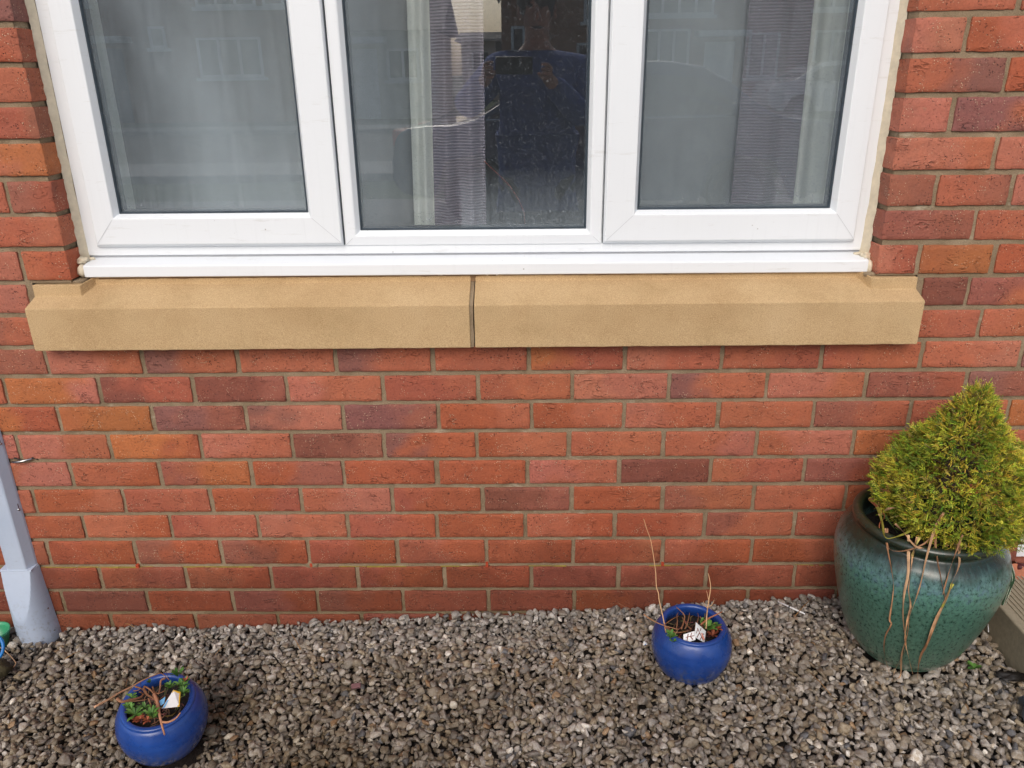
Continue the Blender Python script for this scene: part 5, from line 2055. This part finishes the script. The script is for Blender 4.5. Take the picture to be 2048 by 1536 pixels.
def card(corners, mat, name, label, marks, thick=.0009):
    """a plastic plant tag given by its corner points"""
    c = [Vector(p) for p in corners]
    nn = (c[1] - c[0]).cross(c[3] - c[0]).normalized()
    if nn.y > 0:
        nn = -nn
    vs = [p + nn * thick / 2 for p in c] + [p - nn * thick / 2 for p in c]
    o = obj(name, vs, [(0, 1, 2, 3), (7, 6, 5, 4), (0, 4, 5, 1), (1, 5, 6, 2), (2, 6, 7, 3), (3, 7, 4, 0)], mat)
    tag(o, label, "plant tag", "plant tags in the blue pots")
    for mname, mm_, polys in marks:
        mb = MB()
        for poly in polys:
            P = []
            for (u, v) in poly:
                p = c[0] * (1 - u) * (1 - v) + c[1] * u * (1 - v) + c[2] * u * v + c[3] * (1 - u) * v
                P.append(p + nn * (thick / 2 + .0009))
            mb.add(P, [tuple(range(len(P)))])
        mb.build(mname, mm_, o)
    return o


def line(u0, v0, u1, v1, w):
    d = math.hypot(u1 - u0, v1 - v0)
    nx_, nz_ = -(v1 - v0) / d * w, (u1 - u0) / d * w
    return [(u0 - nx_, v0 - nz_), (u1 - nx_, v1 - nz_), (u1 + nx_, v1 + nz_), (u0 + nx_, v0 + nz_)]


brn = mat_plain("brown_print", srgb(122, 66, 52), 0.6, 50, .1, 0)
blk = mat_plain("dark_print", (0.05, 0.05, 0.06), 0.6, 50, .1, 0)
yel = mat_plain("yellow_print", srgb(226, 180, 50), 0.5, 50, .1, 0)
skyb = mat_plain("blue_print", srgb(110, 170, 214), 0.5, 50, .1, 0)
pinkm = mat_plain("pink_print", srgb(224, 150, 130), 0.5, 50, .1, 0)
branch = [line(.15, .3, .85, .9, .035), line(.5, .1, .4, .55, .035), line(.4, .5, .2, .95, .03), line(.5, .55, .85, .35, .03), line(.65, .7, .5, 1.0, .03), line(.2, .35, .1, .7, .025), (line(.75, .5, .95, .75, .025))]
card([a6(655, 835, -.245), a6(722, 895, -.242), a6(712, 975, -.262), a6(645, 935, -.264)], M['white_plastic'], "plant_tag",
     "white plant tag with brown branching print, front one in the upright blue pot", [("print", brn, branch), ("print", pinkm, [line(.55, .45, .9, .8, .12)])])
card([a6(570, 918, -.255), a6(650, 893, -.252), a6(652, 955, -.268), a6(568, 982, -.270)], M['white_plastic'], "plant_tag",
     "white plant tag leaning behind the other in the upright blue pot", [("print", brn, [line(.2, .4, .9, .5, .04), line(.4, .1, .3, .9, .04), line(.6, .5, .8, .9, .04), line(.7, .1, .6, .5, .035)])])
card([a8(1000, 600, -.425), a8(1085, 625, -.42), a8(1070, 800, -.455), a8(862, 822, -.465)], M['white_plastic'], "plant_tag",
     "white, yellow and pale blue plant tag lying in the tilted blue pot",
     [("print", yel, [[(0, 0), (1, 0), (1, .10), (0, .16)], [(.86, .08), (1, .08), (1, 1), (.88, 1)]]),
      ("print", skyb, [[(0, .55), (.10, .55), (.14, .95), (0, 1)]]),
      ("print", blk, [line(.45 + .07 * q, .25, .38 + .08 * q, .72, .018) for q in range(4)])])
bt = card([a8(830, 735, -.45), a8(905, 680, -.44), a8(890, 760, -.455), a8(850, 790, -.46)], skyb, "plant_tag", "pale blue corner of a second tag beside the yellow-edged one", [])


# ------------------------------------------------------------------ small things lying on the gravel
def gp_(u, v, up=.006):
    d = CM @ np.array([(u - 1024) / FPX, -(v - 768) / FPX, -1.0])
    t = 1.0
    while t < 4:
        p = CP + d * t
        if p[2] < gtop(p[0], p[1]) + up or p[1] > -.004:
            return Vector(p)
        t += .001
    return Vector(p)


mb = MB()
P = [gp_(1556, 1203, .01), gp_(1610, 1228, .012)]
mb.tube(P, .0021, 8)
o = mb.build("white_stick", M['white_plastic'], None, True)
tag(o, "thin white plastic stick lying on the gravel near the wall", "stick")
mb = MB()
c_ = P[0] * .57 + P[1] * .43
d_ = (P[1] - P[0]).normalized()
mb.tube([c_ - d_ * .0015, c_ + d_ * .0015], .0025, 8)
mb.build("band", M['black'], o, True)
mb = MB()
mb.tube([gp_(1974, 1235, .012), gp_(1976, 1247, .010), gp_(1977, 1264, .008)], .0011, 6)
tag(mb.build("white_wire", M['white_plastic'], None, True), "short white wire sticking out of the gravel right of the green pot", "wire")
mb = MB()
q0 = gp_(1290, 1286, .010)
mb.add([q0 + Vector((-.005, 0, .004)), q0 + Vector((.002, -.002, .009)), q0 + Vector((.006, -.003, -.002)), q0 + Vector((-.004, -.004, -.004)), q0 + Vector((0, .003, 0))],
       [(0, 1, 2, 3), (0, 4, 1), (1, 4, 2), (2, 4, 3), (3, 4, 0)])
fo = mb.build("foil_scrap", M['white_plastic'])
tag(fo, "tiny white, blue and red foil scrap on the gravel left of the upright blue pot", "litter")
mb = MB()
mb.add([q0 + Vector((-.001, -.0035, .007)), q0 + Vector((.002, -.0035, .009)), q0 + Vector((.003, -.0045, .004))], [(0, 1, 2)])
mb.build("red_mark", M['redcord'], fo)
mb = MB()
mb.add([q0 + Vector((-.003, -.0048, -.002)), q0 + Vector((.002, -.0048, -.001)), q0 + Vector((.001, -.0048, .002))], [(0, 1, 2)])
mb.build("blue_mark", M['bplastic'], fo)
mb = MB()
q0 = gp_(712, 1372, .008)
mb.box(-.011, .011, -.006, .006, -.003, .003, mat=Matrix.Translation(q0) @ Matrix.Rotation(.2, 4, 'Z') @ Matrix.Rotation(.3, 4, 'X'))
tag(bevel(mb.build("brick_chip", mat_plain("dull_red_chip", srgb(112, 78, 80), .8, 60, .2, .5)), .001), "dull reddish flat chip lying in the gravel below the sill", "chip")
for i, (a_, b_, r_) in enumerate((((580, 1263), (602, 1300), .0009), ((452, 1290), (430, 1310), .0008), ((165, 1300), (130, 1318), .0009), ((1625, 1195), (1590, 1232), .0010), ((250, 1247), (268, 1254), .0010), ((1620, 1345), (1662, 1390), .0009))):
    mb = MB()
    p, q = gp_(*a_, .012), gp_(*b_, .012)
    mid = (p + q) / 2 + Vector((0, 0, .003))
    mb.tube([p, mid, q], r_, 5, srgb(150, 112, 70))
    tag(mb.build("twig", M['straw'], None, True, True),
        ["thin orange-brown twig on the gravel below the middle of the sill", "small twig on the gravel above the tilted blue pot", "pale twig beside the cable cover's foot",
         "thin twig leaning on gravel by the white stick", "short pale twig against the wall right of the cable cover", "thin twig on the gravel between the upright pot and the green pot"][i], "twig", "twigs scattered on the gravel")
mb = MB()
rr_ = rosette(gp_(1949, 1336, .006), 8, .018, .0045, [srgb(60, 104, 40), srgb(80, 120, 50)], .4, 3)
tag(rr_.build("weed", M['vcol'], None, True, True), "small green weed growing in the gravel right of the green pot", "weed")
mb = MB()
q0 = gp_(2022, 1352, .008)
blob(mb, q0, .030, .014, .005, 3, .8, 20, 10)
tag(mb.build("dead_leaf", mat_plain("black_leaf", (.012, .010, .009), .5, 80, .4, .8, .003), None, True), "dark rotten leaf flat on the gravel near the step", "dead leaf")
# grey pipe end at the right edge
mb = MB()
q0 = gp_(2046, 1446, .0) + Vector((.012, 0, .010))
mb.tube([q0 + Vector((.02, .055, 0)), q0 + Vector((.016, .022, 0)), q0 + Vector((.016, .020, 0)), q0 + Vector((.008, -.002, 0)), q0 + Vector((.0, -.012, -.002))], [.012, .013, .019, .020, .014], 16)
tag(mb.build("pipe_end", M['grey_plastic'], None, True), "blue-grey plastic pipe end lying on the gravel at the right edge", "pipe")
# green plastic pot, blue hose ring, tan wire and mossy stone at the left edge
mb = MB()
c0 = Vector((-.262, -.072, gtop(-.26, -.07) - .006))
mb.lathe([(.0, 0), (.026, 0), (.0365, .038), (.0375, .038), (.0385, .046), (.036, .046), (.034, .036), (.024, .004), (0, .004)], 40, c0)
tag(mb.build("plastic_pot", M['gplastic'], None, True), "small empty green plastic pot cut off by the left edge beside the cable cover", "plant pot")
mb = MB()
c0 = at(-22, 1298, 1, -.135)
mb.tube([c0 + Vector((.036 * math.cos(t), .020 * math.sin(t), .030 * math.sin(t))) for t in np.linspace(0, 2 * math.pi, 33)], .0042, 10, caps=False)
tag(mb.build("hose_ring", M['bplastic'], None, True), "bright blue hose loop lying at the left edge on the gravel", "hose")
mb = MB()
mb.tube(catmull([tuple(gp_(u, v, .010)) for u, v in ((-14, 1290), (2, 1296), (16, 1307), (29, 1322), (31, 1328), (25, 1337))], 4), .0012, 6, srgb(200, 164, 128))
tag(mb.build("wire", M['straw'], None, True, True), "thin tan bent wire beside the blue hose loop", "wire")
mb = MB()
blob(mb, at(0, 1340, 1, -.185) + Vector((-.012, 0, .002)), .038, .030, .020, 4, .3, 18, 12)
tag(mb.build("mossy_stone", M['mossy'], None, True), "dark mossy stone below the blue hose loop at the left edge", "stone")


# ------------------------------------------------------------------ what stands behind the camera (seen in the glass)
def far_window(parent, x, z, w, h, y, lights=3, arch=False):
    f = MB()
    f.box(x, x + w, y - .06, y, z, z + .06)
    f.box(x, x + w, y - .06, y, z + h - .06, z + h)
    for i in range(lights + 1):
        xx = x + (w - .07) * i / lights
        f.box(xx, xx + .07, y - .06, y, z + .06, z + h - .06)
    f.box(x - .08, x + w + .08, y - .10, y + .02, z - .08, z)
    o = f.build("window", M['upvc'], parent)
    p = MB()
    p.box(x + .02, x + w - .02, y - .03, y - .01, z + .02, z + h - .02)
    p.build("pane", M['farglass'], o)
    return o


def far_house(x0, x1, yf, depth, hw, hr, mat, label, wins, door=None, gable=False, band=False):
    """house whose front faces the brick wall; yf is its front plane (negative y)"""
    e = empty("house", ((x0 + x1) / 2, yf, 0))
    tag(e, label, "house", "houses across the road")
    sub = empty("shell", (0, 0, 0))
    COL.objects.unlink(sub)
    bpy.data.objects.remove(sub)
    ox, oy = (x0 + x1) / 2, yf
    b = MB()
    b.box(x0 - ox, x1 - ox, -depth, 0, -.1, hw)
    if gable:
        b.add([Vector((x0 - ox, 0, hw)), Vector((x1 - ox, 0, hw)), Vector((0, 0, hw + hr)), Vector((x0 - ox, -depth, hw)), Vector((x1 - ox, -depth, hw)), Vector((0, -depth, hw + hr))],
              [(0, 1, 2), (5, 4, 3)])
    b.build("wall", mat, e)
    r = MB()
    if gable:
        hx = (x1 - x0) / 2 + .3
        for s in (-1, 1):
            r.add([Vector((s * hx, .25, hw - .2)), Vector((0, .25, hw + hr + .05)), Vector((0, -depth - .25, hw + hr + .05)), Vector((s * hx, -depth - .25, hw - .2)),
                   Vector((s * hx, .25, hw - .05)), Vector((0, .25, hw + hr + .22)), Vector((0, -depth - .25, hw + hr + .22)), Vector((s * hx, -depth - .25, hw - .05))],
                  [(0, 1, 2, 3), (4, 7, 6, 5), (0, 4, 5, 1), (3, 2, 6, 7), (0, 3, 7, 4)])
    else:
        a_, c_ = x0 - ox - .3, x1 - ox + .3
        r.add([Vector((a_, .35, hw - .1)), Vector((c_, .35, hw - .1)), Vector((c_, -depth / 2, hw + hr)), Vector((a_, -depth / 2, hw + hr)), Vector((c_, -depth - .35, hw - .1)), Vector((a_, -depth - .35, hw - .1))],
              [(0, 1, 2, 3), (3, 2, 4, 5), (0, 5, 4, 1), (0, 3, 5), (1, 4, 2)])
    r.build("roof", M['tiles'], e)
    for w in wins:
        # window fronts face +y here
        f = MB()
        x, z, ww, h, li = w
        x -= ox
        f.box(x, x + ww, 0, .06, z, z + .07)
        f.box(x, x + ww, 0, .06, z + h - .07, z + h)
        for i in range(li + 1):
            xx = x + (ww - .08) * i / li
            f.box(xx, xx + .08, 0, .06, z + .07, z + h - .07)
        f.box(x - .1, x + ww + .1, .005, .12, z - .1, z - .002)
        o = f.build("window", M['upvc'], e)
        p = MB()
        p.box(x + .03, x + ww - .03, .005, .03, z + .03, z + h - .03)
        p.build("pane", M['farglass'], o)
    if door:
        x, ww, h, m_ = door
        f = MB()
        f.box(x - ox, x - ox + ww, .002, .07, -.04, h)
        d_o = f.build("door", m_, e)
        c = MB()
        c.box(x - ox - .35, x - ox + ww + .35, .0, .75, h + .15, h + .32)
        c.build("canopy", M['upvc'], e)
        k = MB()
        k.tube([(x - ox + .12, .07, 1.0), (x - ox + .12, .11, 1.0), (x - ox + .25, .11, 1.0)], .015, 6)
        k.build("handle", M['chrome'], d_o)
    return e


far_house(-15.5, -5.2, -24, 8, 5.1, 2.6, M['house_a'], "red brick house across the road, reflected in the left pane",
          [(-8.75, zz(.45), 1.95, 1.12, 3), (-8.6, zz(2.40), 1.8, 1.1, 3), (-10.15, zz(1.30), .5, .6, 1), (-13.6, zz(.3), 1.6, 1.2, 2), (-6.6, zz(2.4), 1.2, 1.1, 2), (-13.4, zz(2.5), 1.6, 1.1, 2)], (-12.0, .95, 2.1, M['navy']))
far_house(-4.9, -1.6, -24.5, 6, 2.6, 1.0, M['render'], "low cream garage across the road, reflected in the middle pane", [(-3.1, zz(.3), 1.0, .9, 2)], (-4.6, 1.2, 2.0, M['upvc']))
far_house(-1.9, .5, -40, 8, 2.75, .45, M['render'], "cream house far down the side road, seen in the middle pane's reflection", [(-1.4, zz(.5), .9, .9, 2), (-.3, zz(1.2), .6, .7, 1)])
far_house(.45, 4.4, -25, 8, 4.0, 3.2, M['house_b'], "orange brick gabled house across the road, reflected behind the photographer", [(.75, zz(.95), .8, .85, 2), (3.0, zz(1.9), .9, 1.0, 2), (2.8, zz(.2), 1.2, 1.1, 2)], None, True)
far_house(4.7, 16, -26, 8, 5.0, 2.6, M['house_a'], "red brick terrace across the road, reflected in the right pane",
          [(5.0, zz(2.1), 2.2, 1.15, 4), (5.0, zz(.2), 1.5, 1.5, 3), (8.4, zz(.2), 1.0, 1.35, 2), (10.5, zz(.3), 1.7, 1.3, 3), (10.4, zz(2.2), 1.7, 1.1, 3), (13.5, zz(.3), 1.2, 1.3, 2)], (7.0, .95, 2.1, M['upvc']))


def car(loc, rot, mat, label, L=4.2, H=1.46, W=1.76):
    e = empty("parked_car", loc)
    e.rotation_euler = (0, 0, rot)
    tag(e, label, "car", "cars parked opposite the house")
    h = L / 2
    prof = [(-h, .42), (-h + .03, .72), (-h + .18, .90), (-h + .85, .98), (-h + 1.45, H - .08), (-h + 2.0, H), (-h + 2.9, H - .04), (-h + 3.55, 1.02), (h - .12, .92), (h, .68), (h - .02, .40)]
    prof = catmull(prof, 3)
    bot = [(h - .35, .24), (h - .42, .26), (h - .6, .60), (h - .9, .66), (h - 1.15, .56), (h - 1.25, .24), (-h + 1.20, .24), (-h + 1.1, .56), (-h + .85, .66), (-h + .55, .60), (-h + .42, .24), (-h + .1, .28)]
    outl = prof + bot
    vs, n = [], len(outl)
    for s, ins in ((-1, 1), (1, 1)):
        for x, z in outl:
            w = W / 2 * (1 - .20 * max(0, (z - .92)) / .55) * (1 - .08 * max(0, abs(x) / h - .7) / .3)
            vs.append(Vector((x, s * w, z)))
    fs = [(i, (i + 1) % n, n + (i + 1) % n, n + i) for i in range(n)]
    fs += [tuple(range(n))[::-1], tuple(range(n, 2 * n))]
    b = MB()
    b.add(vs, fs)
    o = b.build("body", mat, e)
    bm = bmesh.new()
    bm.from_mesh(o.data)
    bmesh.ops.recalc_face_normals(bm, faces=bm.faces)
    bm.to_mesh(o.data)
    bm.free()
    bevel(o, .05, 3, 25)
    g = MB()
    for s in (-1, 1):
        for poly in ([(-h + 1.0, .99), (-h + 1.5, H - .14), (-h + 2.05, H - .09), (-h + 2.05, .99)], [(-h + 2.12, .99), (-h + 2.12, H - .09), (-h + 2.85, H - .13), (-h + 3.35, 1.02)]):
            q = []
            for x, z in poly:
                w = W / 2 * (1 - .20 * max(0, (z - .92)) / .55) + .004
                q.append(Vector((x, s * w, z)))
            g.add(q, [(0, 1, 2, 3)])
    for xa, za, xb, zb_ in ((-h + .86, .995, -h + 1.42, H - .09), (-h + 3.50, 1.04, -h + 2.95, H - .06)):
        g.add([Vector((xa, -W * .40, za + .012)), Vector((xa, W * .40, za + .012)), Vector((xb, W * .36, zb_ + .012)), Vector((xb, -W * .36, zb_ + .012))], [(0, 1, 2, 3)])
    g.build("windows", M['farglass'], e)
    for sx in (-h + .83, h - .87):
        for s in (-1, 1):
            w_ = MB()
            w_.tube([(sx, s * (W / 2 - .20), .31), (sx, s * (W / 2 - .01), .31)], .31, 24)
            wo_ = w_.build("wheel", M['black'], e)
            r_ = MB()
            r_.tube([(sx, s * (W / 2 - .03), .31), (sx, s * (W / 2 + .003), .31)], .19, 16)
            r_.build("rim", M['grey_plastic'], wo_)
    for s in (-1, 1):
        a_ = MB()
        a_.box(-h + .0, -h + .20, s * .55 - .15, s * .55 + .15, .72, .88)
        bevel(a_.build("tail_light", M['redlens'], e), .02, 2)
        a_ = MB()
        a_.box(h - .22, h - .01, s * .58 - .16, s * .58 + .16, .68, .80)
        bevel(a_.build("headlight", M['chrome'], e), .02, 2)
        a_ = MB()
        a_.box(-h + 1.05 + 2.1, -h + 1.25 + 2.1, s * (W / 2 + .09) - .08, s * (W / 2 + .09) + .08, 1.0, 1.12)
        bevel(a_.build("wing_mirror", mat, e), .03, 2)
    tr_ = MB()
    for s in (-1, 1):
        tr_.tube([(-h + .95, s * (W / 2 + .002), .975), (-h + 2.2, s * (W / 2 + .002), .985), (-h + 3.3, s * (W / 2 + .002), 1.0)], .012, 6)
    tr_.build("trim", M['chrome'], e)
    return e


car((2.0, -6.6, -.035), .10, M['navy'], "dark navy car parked on the drive, reflected at mid height in the glass")
car((9.6, -20.9, .0), rad(180), M['white_paint'], "white hatchback parked across the road, reflected in the right pane")
# a clipped bush next to the white car
bb_ = empty("bush", (11.2, -20.6, 0))
tag(bb_, "round green bush beside the white car across the road", "bush")
rs_ = random.Random(3)
V, F, C = [], [], []
for i in range(1500):
    d = Vector((rs_.gauss(0, 1), rs_.gauss(0, 1), abs(rs_.gauss(0, 1)))).normalized() * rs_.uniform(.7, 1.05)
    p = Vector((d.x * .9, d.y * .9, .1 + d.z * 1.3))
    s1 = Vector((rs_.gauss(0, 1), rs_.gauss(0, 1), rs_.gauss(0, 1))).normalized() * .07
    s2 = s1.cross(Vector((rs_.gauss(0, 1), rs_.gauss(0, 1), rs_.gauss(0, 1)))).normalized() * .05
    b = len(V)
    V += [p - s1, p + s2, p + s1, p - s2]
    F.append((b, b + 1, b + 2, b + 3))
    C += [tuple(x * rs_.uniform(.6, 1.3) for x in (.05, .10, .03))] * 4
obj("foliage", V, F, M['vcol'], bb_, False, C)
t_ = MB()
t_.tube([(0, 0, 0), (0, 0, .8)], .05, 8)
t_.build("trunk", M['bark'], bb_)


# ------------------------------------------------------------------ the photographer
def skin_mesh(name, verts, edges, radii, mat, parent=None, root=0, sub=2):
    me = bpy.data.meshes.new(name)
    me.from_pydata([tuple(v) for v in verts], edges, [])
    o = link(name, me, mat, parent)
    m_ = o.modifiers.new("skin", 'SKIN')
    m_.use_smooth_shade = True
    sv_ = me.skin_vertices[0].data
    for i, r_ in enumerate(radii):
        sv_[i].radius = (r_, r_) if not hasattr(r_, '__len__') else r_
        sv_[i].use_root = (i == root)
    s_ = o.modifiers.new("sub", 'SUBSURF')
    s_.levels = sub
    s_.render_levels = sub
    return o


PX_, PY_ = 1.185, -2.14
person = empty("person", (PX_, PY_, -.035))
tag(person, "person in a blue coat holding up a phone, reflected in the middle pane", "person")
G0 = -.035
# body in the person's own space: x right of the house view, +y towards the window
bp = [(0, 0, .95), (0, .0, 1.10), (0, .01, 1.28), (0, .01, 1.43), (0, .015, 1.52), (0, .03, 1.60), (0, .045, 1.68), (0, .03, 1.76),
      (-.10, 0, .90), (-.11, .02, .50), (-.12, -.01, .09), (-.12, .13, .04),
      (.10, 0, .90), (.11, .02, .50), (.12, -.01, .09), (.12, .13, .04),
      (-.19, .0, 1.42), (-.34, .10, 1.25), (-.215, .315, 1.395),
      (.19, .0, 1.42), (.22, .12, 1.20), (.035, .315, 1.385)]
be = [(0, 1), (1, 2), (2, 3), (3, 4), (4, 5), (5, 6), (6, 7), (0, 8), (8, 9), (9, 10), (10, 11), (0, 12), (12, 13), (13, 14), (14, 15), (3, 16), (16, 17), (17, 18), (3, 19), (19, 20), (20, 21)]
br = [(.15, .11), (.14, .10), (.15, .105), (.12, .085), .055, (.062, .07), (.078, .09), (.06, .07), .085, .055, .042, .035, .085, .055, .042, .035, .055, .042, .028, .055, .042, .028]
# hands: palm and five fingers each, closed on the phone's ends
for s_, wi in ((-1, 18), (1, 21)):
    wx, wy, wz = bp[wi]
    palm = len(bp)
    bp.append((wx + .010 * -s_ * -1, wy + .055, wz + .015))
    be.append((wi, palm))
    br.append((.034, .020))
    px_, py_, pz_ = bp[palm]
    for f in range(4):
        k = len(bp)
        zf = pz_ - .026 + .019 * f
        bp += [(px_ - s_ * .002, py_ + .030, zf), (px_ - s_ * .016, py_ + .046 - .002 * f, zf + .002), (px_ - s_ * .034, py_ + .046, zf + .003)]
        be += [(palm, k), (k, k + 1), (k + 1, k + 2)]
        br += [.009, .008, .0072]
    k = len(bp)
    bp += [(px_ - s_ * .018, py_ + .004, pz_ - .022), (px_ - s_ * .034, py_ + .014, pz_ - .012), (px_ - s_ * .046, py_ + .020, pz_ + .0)]
    be += [(palm, k), (k, k + 1), (k + 1, k + 2)]
    br += [.011, .009, .008]
skin_mesh("body", bp, be, br, M['skin'], person, 0, 2)
# coat over torso and arms, trousers, shoes, hair, face
cv = [(0, 0, .80), (0, 0, .95), (0, .0, 1.12), (0, .01, 1.28), (0, .01, 1.42), (0, .015, 1.50), (-.19, .0, 1.41), (-.345, .10, 1.245), (-.232, .285, 1.375), (.19, .0, 1.41), (.225, .12, 1.19), (.055, .285, 1.365)]
ce = [(0, 1), (1, 2), (2, 3), (3, 4), (4, 5), (4, 6), (6, 7), (7, 8), (4, 9), (9, 10), (10, 11)]
cr = [(.20, .15), (.20, .155), (.19, .15), (.20, .15), (.17, .125), .085, .088, .072, .050, .088, .072, .050]
skin_mesh("coat", cv, ce, cr, M['coat'], person, 1, 2)
tv = [(0, 0, .90), (-.10, 0, .84), (-.11, .02, .50), (-.12, -.01, .10), (.10, 0, .84), (.11, .02, .50), (.12, -.01, .10)]
skin_mesh("trousers", tv, [(0, 1), (1, 2), (2, 3), (0, 4), (4, 5), (5, 6)], [(.15, .12), .105, .078, .066, .105, .078, .066], M['trouser'], person, 0, 2)
for s_ in (-1, 1):
    skin_mesh("shoe", [(s_ * .12, -.05, .05), (s_ * .12, .05, .05), (s_ * .125, .16, .04)], [(0, 1), (1, 2)], [(.045, .048), (.048, .045), (.042, .03)], M['black'], person, 0, 2)
hb = MB()
blob(hb, (0, .015, 1.715), .088, .102, .115, 2, .12, 28, 20)
hair = hb.build("hair", M['hair'], person, True)
fc = MB()
for s_ in (-1, 1):
    blob(fc, (s_ * .031, .118, 1.680), .012, .008, .007, 1, 0, 10, 8)
blob(fc, (0, .112, 1.590), .026, .008, .006, 1, 0, 12, 6)
fc.build("eyes_and_mouth", M['trouser'], person, True)
fc = MB()
blob(fc, (0, .130, 1.640), .014, .020, .022, 1, 0, 12, 8)
for s_ in (-1, 1):
    blob(fc, (s_ * .082, .035, 1.655), .010, .018, .030, 1, .1, 10, 8)
fc.build("nose_and_ears", M['skin'], person, True)
# the phone: its lens is where the picture is taken from
ph = MB()
ph.box(-.118, .040, -.030, .045, -.0085, 0)
phone = bevel(ph.build("phone", M['phone']), .003, 3)
phone.matrix_world = m4 @ Matrix.Translation((0, 0, .016))
tag(phone, "dark phone held level in both hands of the reflected person", "phone")
ph = MB()
ph.lathe([(0, .0035), (.006, .0035), (.008, .0025), (.008, 0), (0, 0)], 24)
o = ph.build("lens", M['chrome'], phone, True)
o.matrix_local = Matrix.Translation((.026, .03, 0)) @ Matrix.Rotation(math.pi, 4, 'X')
